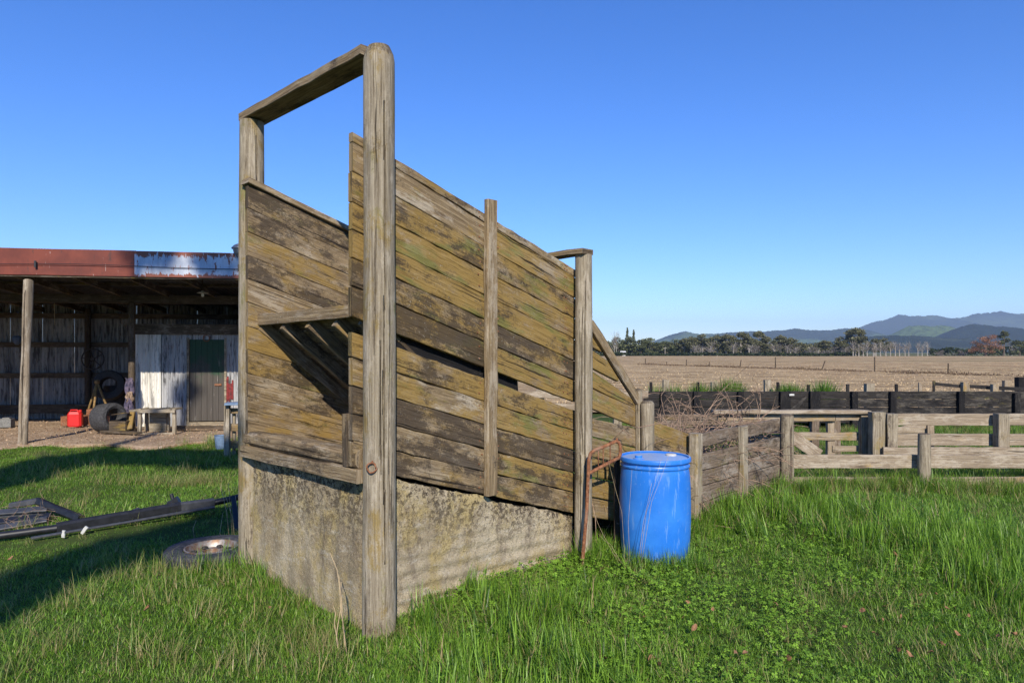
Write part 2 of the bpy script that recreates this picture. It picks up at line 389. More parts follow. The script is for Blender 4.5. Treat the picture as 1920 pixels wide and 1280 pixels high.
M['rim'] = simple('rusty_chrome', (.30, .29, .28), .5, .45, .6, 16, col2=(.20, .11, .06))
M['cloth'] = simple('purple_rag', (.14, .11, .16), .95, nz=.6, sc=16, col2=(.035, .035, .07))
M['cloth2'] = simple('tan_rag', (.34, .24, .17), .95, nz=.5, sc=16)
M['block'] = simple('cinder_block', (.22, .22, .21), .95, nz=.4, sc=30)
M['yellowsteel'] = simple('faded_yellow_steel', (.32, .20, .07), .7, nz=.5, sc=18)
M['machine'] = simple('dark_greasy_iron', (.035, .03, .028), .7, nz=.5, sc=18)
M['glass'] = simple('bulb_glass', (.75, .74, .68), .15, nz=.02)
M['bluebucket'] = simple('dull_blue_plastic', (.16, .24, .36), .5, nz=.3)
M['leafbrown'] = simple('dead_leaf', (.33, .17, .085), .9, nz=.5, sc=60)
M['cane'] = simple('dead_cane', (.40, .27, .185), .9, nz=.55, sc=18)
M['straw'] = simple('straw', (.50, .38, .22), .9, nz=.4, sc=18)

def leaf_mat(name, a, b, trans=.35, rough=.6, spec=.25):
    """foliage: tint.r runs between two colours, tint.g brings in straw"""
    k = NT(name); T = k.tint()
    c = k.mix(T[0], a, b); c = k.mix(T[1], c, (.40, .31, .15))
    k.pb(Base_Color=c, Roughness=rough); k.b.inputs['Specular IOR Level'].default_value = spec
    tr = k.n('BsdfTranslucent', {0: k.mix(.5, c, (.28, .50, .03), 'MIX')}) if trans else None
    if tr:
        mx = k.n('MixShader', {0: trans, 1: k.b.outputs[0], 2: tr.outputs[0]}); k.t.links.new(mx.outputs[0], k.out.inputs[0])
    return k.mat
M['grass'] = leaf_mat('grass_blades', (.020, .070, .008), (.30, .52, .055), .34, .42, .4)
M['clover'] = leaf_mat('clover_leaves', (.045, .12, .010), (.25, .44, .045), .28)
M['crown_dark'] = leaf_mat('dark_evergreen_leaves', (.038, .050, .022), (.15, .16, .065), 0)
M['crown_olive'] = leaf_mat('olive_leaves', (.048, .052, .024), (.17, .165, .080), 0)
M['crown_grey'] = leaf_mat('bare_twigs', (.10, .085, .075), (.26, .225, .195), 0)
M['crown_rust'] = leaf_mat('rusty_twigs', (.13, .062, .032), (.30, .155, .085), 0)
M['hedge'] = leaf_mat('hedge_leaves', (.010, .018, .007), (.040, .055, .018), 0)
M['bark'] = simple('pale_bark', (.40, .36, .31), .9, nz=.4, sc=3)
M['barkd'] = simple('brown_bark', (.13, .10, .08), .9, nz=.4, sc=3)

# ------------------------------------------------------------------ setting: ground, field, hills
def gz(x, y):
    if x < -3 and y > 11.2: return -.01
    return .035 * math.sin(x * .9 + 1) * math.sin(y * .7) + .02 * math.sin(x * 2.3 - y * 1.1)
def ground_mat():
    k = NT('turf_soil'); p = k.pos(); n = k.noise(p, 3, 6, .7); n2 = k.noise(p, .02, 4, .6); n3 = k.noise(p, 40, 4, .7)
    c = k.mix(n, (.035, .055, .014), (.075, .115, .028)); c = k.mix(k.m('MULTIPLY', k.step(n3, .5, .68), .6), c, (.10, .08, .04))
    far = k.mix(k.step(n2, .42, .58), (.055, .085, .028), (.20, .17, .09))
    d = k.n('VectorMath', {0: p}, operation='LENGTH').outputs[1]
    c = k.mix(k.step(d, 60, 300), c, far)
    k.pb(Base_Color=c, Roughness=1, Normal=k.bump(n3, .5, .02)); k.b.inputs['Specular IOR Level'].default_value = .05; return k.mat
def axis(ext, fine, st):
    a = list(np.arange(-fine, fine + .01, st)); x = fine; s = st
    while x < ext: s *= 1.6; x = min(ext, x + s); a = [-x] + a + [x]
    return a
xs = axis(9000, 16, .4); ys = [q + 8 for q in axis(9000, 14, .4)]
mb = MB(); nx, ny = len(xs), len(ys)
vs = [(x, y, gz(x, y) if abs(x) < 14 and -5 < y < 18.5 else -.02) for y in ys for x in xs]
fs = [(j * nx + i, j * nx + i + 1, (j + 1) * nx + i + 1, (j + 1) * nx + i) for j in range(ny - 1) for i in range(nx - 1)]
mb.add(vs, fs); props(mb.build('ground', ground_mat(), smooth=True), kind='structure')

def field_mat():
    k = NT('maize_stubble'); p = k.pos(); n = k.noise(k.map(p, (.30, .9, 1)), 1, 8, .82); n2 = k.noise(p, .05, 4, .6); n3 = k.noise(k.map(p, (3.5, 5, 1)), 1, 5, .8)
    row = k.n('TexWave', {'Vector': k.map(p, (.03, 1, 1)), 'Scale': .42, 'Distortion': 1.5, 'Detail': 2}, bands_direction='Y').outputs[1]
    c = k.mix(k.step(n, .42, .58), (.22, .15, .072), (.55, .405, .215))
    c = k.mix(k.m('MULTIPLY', k.step(n3, .52, .66), .7), c, (.68, .53, .36))
    c = k.mix(k.m('MULTIPLY', k.step(n3, .44, .34), .6), c, (.11, .068, .045))
    c = k.mix(k.m('MULTIPLY', row, .25), c, (.28, .185, .115))
    c = k.mix(k.m('MULTIPLY', k.step(n2, .45, .62), .35), c, (.42, .285, .155))
    k.pb(Base_Color=c, Roughness=1, Normal=k.bump(n3, .6, .08)); k.b.inputs['Specular IOR Level'].default_value = .05; return k.mat
mb = MB(); N1, N2 = 60, 90; vs = []
for j in range(N2 + 1):
    y = 19.5 * (298 / 19.5) ** (j / N2)
    for i in range(N1 + 1):
        x = -140 + 560 * i / N1; z = .03 + .06 * math.sin(y * 1.3 + x * .05) * min(1, y / 60)
        vs.append((x, y, z))
fs = [(j * (N1 + 1) + i, j * (N1 + 1) + i + 1, (j + 1) * (N1 + 1) + i + 1, (j + 1) * (N1 + 1) + i) for j in range(N2) for i in range(N1)]
mb.add(vs, fs); props(mb.build('field', field_mat(), smooth=True), kind='structure')
# clods and stubble stalks that catch the light on the near half of the field
def scatter_faces(mb, pts, size, tints, flat=0.0, aspect=1.0):
    n = len(pts); a = rng.normal(size=(n, 3)); a[:, 2] *= (1 - flat * .7); a /= np.linalg.norm(a, axis=1)[:, None]
    b = rng.normal(size=(n, 3)); b -= a * (a * b).sum(1)[:, None]; b /= np.linalg.norm(b, axis=1)[:, None]
    s = (np.asarray(size) * np.ones(n))[:, None]; a = a * s; b = b * s * aspect
    p = np.asarray(pts); q = np.stack([p - a - b * .6, p + a * .9 - b, p + a * .7 + b, p - a + b * .8], 1).reshape(-1, 3)
    base = len(mb.v); mb.v += q.tolist()
    mb.f += [(base + 4 * i, base + 4 * i + 1, base + 4 * i + 2, base + 4 * i + 3) for i in range(n)]
    mb.m += [0] * n; mb.uv += [[(0, 0), (1, 0), (1, 1), (0, 1)]] * n
    t = np.asarray(tints); mb.t += np.repeat(t, 4, 0).tolist()
n = 16000; yy = 19.6 * (110 / 19.6) ** rng.random(n); xx = rng.uniform(.05, .80, n) * yy
pts = np.stack([xx, yy, .03 + .05 * rng.random(n)], 1); tt = np.zeros((n, 4)); tt[:, 0] = rng.random(n); tt[:, 1] = rng.random(n) * .5; tt[:, 3] = 1
mb = MB(); scatter_faces(mb, pts, .02 + .035 * rng.random(n), tt, aspect=.4)
M['stubble'] = leaf_mat('stubble_stalks', (.22, .14, .075), (.70, .54, .34), 0)
props(mb.build('stubble', M['stubble']), kind='stuff')

def hill_mat(name, forest, pasture, f0, f1, sc):
    k = NT(name); p = k.pos(); n = k.noise(p, sc, 6, .62); n2 = k.noise(p, sc * 9, 5, .75); n3 = k.noise(p, sc * 40, 3, .7)
    c = k.mix(k.step(n, f0, f1), forest, pasture)
    c = k.mix(k.m('MULTIPLY', k.step(n2, .45, .62), .6), c, tuple(x * .45 for x in forest))
    k.pb(Base_Color=c, Roughness=1, Normal=k.bump(n3, .8, 12)); k.b.inputs['Specular IOR Level'].default_value = 0; return k.mat
def ridge(name, D, prof, half, mat, rough=1.0, nseg=220, rows=26):
    px = [a for a, _ in prof]; pz = [(HZ - b) / F * D + EYE for _, b in prof]
    mb = MB(); vs = []; ph = rng.random(12) * 6.28
    for j in range(rows + 1):
        t = -1 + 2 * j / rows; y = D + half * t
        for i in range(nseg + 1):
            q = px[0] + (px[-1] - px[0]) * i / nseg; X = PX(q, D)
            h = np.interp(q, px, pz); s = (1 - abs(t)) ** .8 if abs(t) < 1 else 0
            sp = .5 + .5 * math.sin(X / half * 7 + ph[0] + t) * math.sin(X / half * 3.1 + ph[1])
            hh = h * (s * (1 - .35 * (1 - s) * sp * 1.6)) + h * .05 * rough * s * (math.sin(X / half * 17 + ph[2] + 4 * t) * .4 + math.sin(X / half * 41 + ph[3] - 9 * t) * .25 + rng.normal() * .18)
            vs.append((X, y, max(hh, -1.0) - (2 if s == 0 else 0)))
    n1 = nseg + 1
    fs = [(j * n1 + i, j * n1 + i + 1, (j + 1) * n1 + i + 1, (j + 1) * n1 + i) for j in range(rows) for i in range(nseg)]
    mb.add(vs, fs); return props(mb.build(name, mat, smooth=True), kind='structure')
FOR, PAS = (.026, .038, .022), (.105, .15, .05)
ridge('mountains', 6200, [(1480, 658), (1560, 640), (1615, 613), (1640, 604), (1650, 602), (1685, 589), (1710, 591), (1735, 594), (1752, 591), (1785, 597), (1810, 592), (1845, 588), (1880, 584.5), (1910, 586), (1950, 590), (2050, 600), (2200, 612), (2400, 650)], 1500, hill_mat('mountain_cover', FOR, (.075, .10, .045), .52, .66, .0016))
ridge('hills', 4600, [(1180, 655), (1240, 634), (1256, 627), (1285, 622), (1310, 626), (1350, 624), (1400, 622), (1440, 620), (1490, 617), (1530, 619), (1590, 616), (1620, 617), (1680, 632), (1760, 648), (1800, 656)], 1000, hill_mat('hill_cover', FOR, PAS, .44, .56, .002))
ridge('foothill', 3200, [(1640, 650), (1680, 625), (1700, 614), (1720, 609), (1745, 611), (1780, 612), (1800, 620), (1840, 640), (1870, 655)], 500, hill_mat('pasture_hill_cover', (.05, .07, .03), (.13, .185, .06), .36, .46, .004))
ridge('forest_hill', 2700, [(1740, 655), (1780, 625), (1802, 611), (1830, 608), (1860, 610), (1920, 617), (1990, 630), (2100, 655)], 420, hill_mat('pine_forest_cover', (.014, .024, .014), (.022, .036, .02), .4, .6, .006))
ridge('low_hills', 2300, [(1200, 660), (1250, 655), (1330, 652), (1450, 648), (1560, 640), (1620, 632), (1680, 628), (1740, 631), (1800, 634), (1860, 640), (1950, 640), (2100, 655)], 380, hill_mat('bush_cover', (.020, .030, .017), (.06, .075, .035), .5, .62, .005))

def dirt_mat():
    k = NT('gravel_dirt'); p = k.pos(); n = k.noise(p, 2, 5, .7); n2 = k.noise(p, 22, 5, .8); n3 = k.noise(p, 9, 4, .7)
    c = k.mix(k.step(n, .35, .65), (.27, .17, .095), (.43, .30, .185)); c = k.mix(k.m('MULTIPLY', k.step(n2, .50, .62), .8), c, (.64, .53, .40)); c = k.mix(k.m('MULTIPLY', k.step(n3, .55, .7), .6), c, (.14, .09, .055))
    k.pb(Base_Color=c, Roughness=1, Normal=k.bump(n2, 1, .03)); return k.mat
SHD = Vector((4.0, .65, 0)).normalized(); SHN = Vector((-SHD.y, SHD.x, 0))     # along the shed front, and into the shed
S0 = Vector((-9.2, 12.35, 0))
def SH(a, b, z): return S0 + SHD * a + SHN * b + Z3 * z
mb = MB(); vs = []; na, nb = 50, 26
for j in range(nb + 1):
    for i in range(na + 1):
        a = -7 + 13 * i / na; b = (-.15 + .25 * math.sin(a * 1.9) + .15 * math.sin(a * 4.3) - .25 * (a > 1)) + (7.5) * j / nb if j else -.05 + .3 * math.sin(a * 1.9) + .2 * math.sin(a * 4.3)
        q = SH(a, b, 0); vs.append((q.x, q.y, .045 + .02 * math.sin(a * 3) * math.sin(b * 2.2) - (.06 if j == 0 else 0)))
n1 = na + 1
mb.add(vs, [(j * n1 + i, j * n1 + i + 1, (j + 1) * n1 + i + 1, (j + 1) * n1 + i) for j in range(nb) for i in range(na)])
props(mb.build('dirt_yard', dirt_mat(), smooth=True), kind='structure')
#SECTION2
# ------------------------------------------------------------------ the loading ramp
rq = O.x, O.y
ramp = thing('loading_ramp', 'tall weathered timber stock loading ramp with lichened plank sides above a rough concrete block', 'loading ramp', (O.x, O.y, 0))
m = MB(); rpost(m, R(0, 0, -.1), 3.665, .101, (.22, .42, .75, 1), n=110, seg=40, lump=.004, taper=.97, dome=.10, crack=[(math.radians(-61), .6, 3.3, .040), (math.radians(-72), 1.1, 1.9, .020), (math.radians(-96), 1.9, 2.6, .012), (math.radians(-40), .9, 1.6, .010)])
p1 = m.build('post', M['post'], ramp, True, 28)
m = MB(); tube(m, [R(-.078, -.044, 1.083), R(-.098, -.06, 1.075)], .007, 6); rr = []
ctr = R(-.097, -.058, 1.045)
for i in range(17): rr.append(ctr + Vector((1, .1, 0)) * (.028 * math.cos(i * PI / 8)) + Z3 * (.03 * math.sin(i * PI / 8)) - U3 * (.004 * math.cos(i)))
tube(m, rr, .0055, 6); m.build('ring', M['rust'], p1, True)
m = MB(); rpost(m, R(0, 1.775, -.1), 3.70, .101, (.25, .5, .7, 1), n=90, seg=30, lump=.005, taper=.97, dome=.015, crack=[(math.radians(-62), 1.2, 2.3, .02), (math.radians(-45), 2.5, 3.5, .02)])
m.build('post', M['post'], ramp, True, 28)
m = MB(); plank(m, R(.03, .10, 3.655), R(.03, 1.86, 3.65), U3, .20, .062, (.45, .15, .35, 1), wob=.0025)
m.build('cross_rail', M['wood'], ramp)
umid, _ = onV(1094, 700, 0)
m = MB(); zt = EYE + (HZ - 474) / F * R(umid, 0, 0).y
rpost(m, R(umid, 0, -.1), zt + .08, .074, (.3, .15, .8, 1), n=80, seg=24, lump=.004, crack=[(math.radians(-84), .4, 2.4, .015), (math.radians(-105), 1.0, 2.2, .012), (math.radians(-120), .3, 1.4, .012)], dome=.012)
m.build('post', M['post'], ramp, True, 28)
m = MB(); rpost(m, R(umid, 1.76, -.1), zt + .08, .074, (.3, .2, .5, 1), n=20, lump=.004, dome=.012); m.build('post', M['post'], ramp, True, 28)
m = MB(); plank(m, R(umid - .02, -.06, zt + .005), R(umid - .02, 1.82, zt + .0), U3, .15, .045, (.5, .35, .3, 1), wob=.005); m.build('cross_rail', M['wood'], ramp)
# near side wall: planks given by their upper edges in the photo at the front post (x 742) and the middle post (x 1078)
VW = .122                                                     # mid thickness plane of the planks; outer face a plank half closer
def wline(yl, yr, xl=742, xr=1078): return onV(xl, yl, VW - .022), onV(xr, yr, VW - .022)
def wz(line, u):
    (u0, z0), (u1, z1) = line; return z0 + (z1 - z0) * (u - u0) / (u1 - u0)
UP = [(297, 504), (315, 519.5), (367, 559), (420, 597), (470, 636), (521, 677), (569, 713), (625, 754)]
LO = [(649, 769), (697, 808), (746.5, 845), (797, 886), (845, 923), (893, 963)]
UPT = [(0.48, 0.42, 0.82), (0.38, 0.32, 0.97), (0.55, 0.79, 0.77), (0.35, 0.89, 0.77), (0.48, 0.92, 0.52), (0.73, 0.65, 0.37), (0.85, 0.72, 0.27)]
LOT = [(0.55, 0.79, 0.42), (0.41, 0.59, 0.92), (0.93, 0.39, 0.27), (0.68, 0.32, 0.67), (0.75, 0.47, 0.37)]
UPT2 = [(0.48, 0.42, 0.82), (0.35, 0.79, 0.52), (0.58, 0.72, 0.47), (0.48, 0.72, 0.52), (0.43, 0.82, 0.42), (0.81, 0.57, 0.32), (0.55, 0.92, 0.27)]
LOT2 = [(0.63, 0.75, 0.32), (0.38, 0.89, 0.57), (0.85, 0.45, 0.52), (0.58, 0.79, 0.32), (0.68, 0.52, 0.37)]
ubat, _ = onV(917, 600, VW - .03)
UE = umid + .02
for rows, tA, tB, nm in ((UP, UPT, UPT2, 'upper_side_wall'), (LO, LOT, LOT2, 'lower_side_wall')):
    m = MB()
    for i in range(len(rows) - 1):
        la, lb = wline(*rows[i]), wline(*rows[i + 1])
        for (ua, ub, tt) in ((-.13, ubat - .002, tA[i]), (ubat + .002, UE, tB[i])):
            if ua < 0 and i == 0 and nm[0] == 'u': pass
            gap = random.uniform(.002, .0045)
            za0, za1 = wz(la, ua) - gap, wz(lb, ua) + gap; zb0, zb1 = wz(la, ub) - gap, wz(lb, ub) + gap
            off = random.uniform(-.004, .004); uA = ua + (random.uniform(-.003, .003) if ua < 0 else 0)
            plank(m, R(uA, VW + off, (za0 + za1) / 2), R(ub, VW + off, (zb0 + zb1) / 2), Z3, (za0 - za1), .044, tt + (1,), w1=(zb0 - zb1), wob=.0035, bev=.004, seg=12, shear=True)
    for q_ in range(len(rows) - 1):
        la, lb = wline(*rows[q_]), wline(*rows[q_ + 1])
        for un in (.16, .19, ubat - .09, ubat + .09, umid - .13, umid - .10):
            for ff in (.27, .73):
                u_ = un + random.gauss(0, .008); z_ = wz(la, u_) * (1 - ff) + wz(lb, u_) * ff
                lathe(m, R(u_, VW - .0225, z_), [(.0, .0045), (.0055, .004), (.0065, 0)], 7, axis=-V3, mi=1)
    m.build(nm, [M['wood'], M['rust']], ramp)
m = MB(); zA = onV(917, 373, VW - .07)[1]; zB = onV(917, 930, VW - .07)[1]
plank(m, R(ubat, VW - .050, zB), R(ubat, VW - .050, zA), U3, .102, .05, (.22, .22, .7, 1), wob=.003, bev=.008); m.build('batten', M['wood'], ramp)
m = MB(); la, lb = wline(*UP[7]), wline(*LO[0]); zf = lambda u: (wz(la, u) + wz(lb, u)) / 2
plank(m, R(.08, .19, zf(.08) - .02), R(1.42, .19, zf(1.42) - .03), Z3, .22, .05, (1, 0, 0, 1), w1=.20, wob=.004, shear=True); m.build('side_beam', M['darkwood'], ramp)
m = MB(); za_, zb_ = onV(662, 872, .18)[1], onV(662, 775, .18)[1]; plank(m, R(-.11, .185, za_), R(-.11, .185, zb_), V3, .06, .05, (.75, .1, .4, 1), wob=.003); m.build('cleat', M['wood'], ramp)
# planks past the middle post down to the low end
def seg(mm, xl, xr, yl0, yl1, yr0, yr1, tt, v=VW, gap=.003, mat=None, ext=.0):
    (ua, z0), (_, z1) = onV(xl, yl0, v - .022), onV(xl, yl1, v - .022); (ub, z2), (_, z3) = onV(xr, yr0, v - .022), onV(xr, yr1, v - .022)
    if z0 - z1 < .01: z1 = z0 - .012
    if z2 - z3 < .01: z3 = z2 - .012
    plank(mm, R(ua - ext, v, (z0 + z1) / 2), R(ub + ext, v, (z2 + z3) / 2), Z3, z0 - z1 - gap, .042, tt, w1=z2 - z3 - gap, wob=.003, bev=.006, shear=True)
m = MB()
seg(m, 1100, 1128, 592, 646, 640, 660, (.3, .8, .3, 1)); seg(m, 1100, 1160, 648, 685, 690, 716, (.3, .85, .3, 1))
seg(m, 1100, 1193, 687, 722, 752, 766, (.35, .85, .3, 1)); seg(m, 1100, 1202, 724, 762, 769, 804, (.38, .62, .3, 1))
m.build('upper_side_wall', M['wood'], ramp)
m = MB(); ya = onV(1106, 606, VW - .04); yb = onV(1199, 756, VW - .04)
plank(m, R(ya[0], VW - .04, ya[1]), R(yb[0], VW - .04, yb[1]), Z3, .085, .045, (.4, .25, .6, 1), wob=.003); m.build('diagonal_rail', M['wood'], ramp)
m = MB(); y0, y1 = 780, 812
for i in range(5):
    seg(m, 1100, 1296, y0, y0 + 36, y1 + 19, y1 + 52, rtint(.45, .55, .35, .15)); y0 += 38; y1 += 34
m.build('lower_side_wall', M['wood'], ramp)
m = MB(); seg(m, 1225, 1296, 788, 817, 815, 842, (.3, .65, .5, 1)); m.build('top_board', M['wood'], ramp)
ue, _ = onV(1210, 800, 0)
m = MB(); zt2 = EYE + (HZ - 757) / F * R(ue, 0, 0).y
rpost(m, R(ue + .02, -.01, -.1), zt2 + .1, .062, (.2, .35, .6, 1), lump=.007); rpost(m, R(ue + .015, .085, -.1), zt2 + .21, .04, (.3, .3, .7, 1), n=14, lump=.004)
m.build('post', M['post'], ramp, True, 28)
uc, _ = onV(1304, 900, 0); zc = EYE + (HZ - 812) / F * R(uc, 0, 0).y
m = MB(); plank(m, R(uc, .0, -.1), R(uc, .0, zc), U3, .125, .11, (.2, .35, .75, 1), wob=.003, bev=.02); m.build('post', M['post'], ramp, True, 28)
# far side wall, seen from inside
m = MB(); m2 = MB(); z0 = EYE + (HZ - 347) / F * R(-.1, 1.65, 0).y; sl_ = .292
for i in range(12):
    za, zb = z0 - .184 * i - .001, z0 - .184 * (i + 1) + .001
    if zb < .95: zb = max(zb, .93)
    if za - zb < .04: break
    ue_ = min(3.9, 3.2 if i < 5 else 3.9)
    tt = [(0.76, 0.43, 0.30), (0.56, 0.43, 0.70), (0.46, 0.63, 0.45), (0.71, 0.43, 0.35), (0.26, 0.33, 0.70), (0.36, 0.48, 0.60), (0.26, 0.73, 0.50), (0.63, 0.68, 0.30), (0.56, 0.33, 0.60), (0.51, 0.48, 0.50), (0.46, 0.48, 0.50), (0.41, 0.48, 0.50)][i] + (1,)
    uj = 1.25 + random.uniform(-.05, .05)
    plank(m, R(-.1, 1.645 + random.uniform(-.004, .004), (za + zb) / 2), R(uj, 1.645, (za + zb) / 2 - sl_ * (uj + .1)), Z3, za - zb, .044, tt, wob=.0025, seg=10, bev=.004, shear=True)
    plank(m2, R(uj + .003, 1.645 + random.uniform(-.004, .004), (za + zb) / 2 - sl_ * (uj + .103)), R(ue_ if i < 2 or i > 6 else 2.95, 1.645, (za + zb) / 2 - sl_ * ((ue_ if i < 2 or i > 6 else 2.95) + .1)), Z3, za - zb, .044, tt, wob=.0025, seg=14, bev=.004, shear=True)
m.build('far_side_wall', M['wood'], ramp); m2.build('far_side_wall', M['darkwood'], ramp)['label'] = 'far end of the side wall, inner shade put into near-black boards'  # shade behind the slot is painted in as the black of these planks
m = MB(); plank(m, R(-.11, 1.65, z0 + .03), R(1.98, 1.65, z0 + .03 - sl_ * 2.09), V3, .12, .045, (.15, .3, .8, 1), wob=.004); m.build('capping_rail', M['wood'], ramp)
# deck, sill and the raised slatted flap
m = MB()
for i in range(22):
    u = .05 + i * .165; plank(m, R(u, .15, 1.10 - .31 * u), R(u, 1.66, 1.10 - .31 * u), U3, .15, .04, rtint(.5, .2, .4), wob=.003)
m.build('deck', M['wood'], ramp)
m = MB(); plank(m, R(-.045, .10, 1.075), R(-.045, 1.68, 1.075), Z3, .105, .13, (.55, .1, .8, 1), wob=.006, bev=.03)
plank(m, R(-.07, .06, .978), R(-.07, 1.69, .972), Z3, .085, .12, (.45, .05, .6, 1), wob=.004); m.build('sill', M['wood'], ramp)
flap = None; m = MB(); plank(m, R(.0, .148, 2.02), R(.0, 1.665, 2.005), Z3, .085, .05, (.25, .2, .45, 1), wob=.004); 
plank(m, R(.055, .15, 2.035), R(.055, 1.66, 2.02), U3, .14, .03, (.3, .25, .45, 1), wob=.004)
flap = m.build('loading_flap', M['wood'], ramp)
FA = Vector((U.x, U.y, -.79)).normalized(); FN = V3.cross(FA).normalized()
if FN.z < 0: FN = -FN
m = MB(); st = R(.03, 0, 1.985)
for i in range(13):
    c = st + FA * (.06 + i * .158) + FN * .03
    plank(m, c + V3 * .16, c + V3 * 1.65, FA, .15, .024, rtint(.7, .2, .15), wob=.002)
m.build('flap_boards', M['wood'], flap)
for v, t in ((1.625, (.2, .25, .7, 1)), (1.25, (.5, .2, .4, 1)), (.88, (.45, .4, .35, 1)), (.52, (.5, .35, .4, 1)), (.2, (.5, .25, .4, 1))):
    m = MB(); plank(m, st + V3 * v - FN * .03, st + V3 * v + FA * 2.05 - FN * .03, FN, .09, .045, t, wob=.003); m.build('joist', M['wood'], flap)
m = MB(); plank(m, st + V3 * .25 + FA * 1.2 - FN * .09, st + V3 * 1.1 + FA * 1.2 - FN * .09, FA, .09, .045, (.4, .3, .4, 1)); m.build('brace', M['wood'], flap)
# concrete block under it
(_ua, _za), (_ub, _zb) = onV(742, 893, .1), onV(1078, 963, .1)
UBE = onV(1074, 1000, .12)[0]
def blockz(u): return _za + (_zb - _za) * (u - _ua) / (_ub - _ua) - .012 + .008 * math.sin(u * 9)
m = MB(); vs, fs = [], []; na, nz_ = 170, 110
us_ = []
for face in range(3):
    b0 = len(vs)
    for j in range(nz_ + 1):
        for i in range(na + 1):
            f = i / na; h = j / nz_
            if face == 0: u, v = -.04, 1.67 - f * 1.55
            elif face == 1: u, v = -.04 + f * (UBE + .04), .12
            else: u, v = UBE, .12 + f * 1.55
            top = (.93 if face == 0 else blockz(u)); z = -.15 + (top + .15) * h
            rough = .002 + .004 * (h ** 3)
            if face == 0: d = .005 * math.sin(v * 2 * PI / .19 + 1.5 * math.sin(v * 3)) * (1 - h * .6) + random.gauss(0, rough * .35) + .012 * math.sin(v * 5 + z * 4) * h
            elif face == 1: d = .013 * math.sin((z + .06 * u) * 2 * PI / .098 + .4 * math.sin(u * 3)) * max(0, 1.15 - 1.35 * h) * (.35 + .65 * f ** .5) + random.gauss(0, rough * .35)
            else: d = random.gauss(0, rough * .4)
            d -= .012 * max(0, (h - .9) * 10) ** 2
            q0 = R(u, v, z); d += mnoise.noise(q0 * 6) * .006 + mnoise.noise(q0 * 26) * .0035 * (.15 + 1.6 * h * h) + mnoise.noise(q0 * 60) * .004 * (.15 + 1.3 * h * h); z += (mnoise.noise(q0 * 6) * .018 + mnoise.noise(q0 * 30) * .008 - .010) * h ** 6
            edge = 0
            if face == 0 and f > .98: edge = (f - .98) * .5
            if face == 1 and f < .02: edge = (.02 - f) * .5
            if face == 1 and f > .975: edge += (f - .975) * 1.2 + random.gauss(0, .003)
            dv = Vector((0, 0, 0))
            n_ = -U3 if face == 0 else (-V3 if face == 1 else U3)
            q = R(u, v, z) + n_ * (d - edge); vs.append(q); us_.append(h)
    n1 = na + 1
    fs += [(b0 + j * n1 + i, b0 + j * n1 + i + 1, b0 + (j + 1) * n1 + i + 1, b0 + (j + 1) * n1 + i) for j in range(nz_) for i in range(na)]
m.add(vs, fs); m.t = [(max(0, min(1, (h - .45) * 2)), 0, 0, 1) for h in us_]
b0 = len(m.v); top = []
for i in range(21):
    u = -.03 + i * (UBE + .02) / 20; top += [R(u, .13, (.915 if i == 0 else blockz(u) - .02)), R(u, 1.66, (.915 if i == 0 else blockz(u) - .02))]
m.add(top, [(2 * i, 2 * i + 2, 2 * i + 3, 2 * i + 1) for i in range(20)], None, (1, 0, 0, 1))
props(m.build('concrete_block', M['concrete'], smooth=True), 'rough lichen-stained concrete block carrying the timber loading ramp', 'concrete block')

# ------------------------------------------------------------------ rusty pipe, stake, barrel
t = thing('pipe_handle', 'rusty bent iron pipe frame standing against the middle post of the loading ramp', 'pipe frame', tuple(P(1090, 1090, 5.55)))
def hp(px, py, f=0): return P(px, py, 5.52 + (py < 1000) * .04 + f * .12)
m = MB(); tube(m, [hp(1089, 1092), hp(1094, 1030), hp(1100, 960), hp(1103, 890), hp(1104, 862), hp(1107, 850, .1), hp(1114, 844, .2), hp(1135, 836, .5), hp(1154, 827, .9), hp(1160, 829, 1), hp(1163, 836, 1), hp(1163, 852, 1), hp(1160, 858, 1), hp(1140, 868, .6), hp(1104, 887, .03)], .0145, 10); 
m.build('pipe', M['rust'], t, True, 40)
m = MB(); tube(m, [hp(1157, 830, .95), hp(1157, 821, .95)], .010, 8); m.build('stub', M['rust'], t, True)
for x, f in ((1122, .3), (1131, .45), (1144, .7)):
    m = MB(); a = 1114; yt = 844 - (x - 1114) * .42; yb_ = 887 - (x - 1104) * .52
    tube(m, [hp(x, yt, f), hp(x, yb_, f)], .005, 6); m.build('bar', M['rust'], t, True)
m = MB(); a, b = P(1156, 1030, 5.95), P(1157, 856, 6.0); a.z = -.05
plank(m, a, b, Vector((1, 0, 0)), .05, .04, (.85, .1, .1, 1)); props(m.build('stake', M['inwood']), 'thin dark wooden stake driven in just left of the blue barrel', 'stake')
BY = 5.80; BX = PX(1228, BY)
bar = thing('barrel', 'upright bright blue plastic barrel standing in grass beside the ramp', 'barrel', (BX, BY, 0))
m = MB(); lathe(m, (BX, BY, -.02), [(.0, 0), (.255, 0), (.270, .012), (.279, .04), (.284, .10), (.291, .22), (.296, .36), (.297, .50), (.295, .62), (.290, .72), (.285, .765), (.281, .785), (.278, .797), (.280, .805), (.289, .812), (.289, .822), (.280, .828), (.277, .836), (.280, .844), (.290, .850), (.298, .858), (.299, .878), (.296, .888), (.290, .892), (.281, .891), (.277, .885)], 72)
m.build('body', M['barrel'], bar, True, 28)
m = MB(); lathe(m, (BX, BY, -.02), [(.281, .884), (.270, .876), (.20, .879), (.09, .881), (.0, .881)], 64); m.build('lid', M['barrel'], bar, True, 28)
m = MB(); lathe(m, (BX - .155, BY - .085, .855), [(.0, .034), (.026, .034), (.031, .03), (.032, .012), (.045, .010), (.045, 0)], 20); m.build('bung', M['barrel'], bar, True, 40)
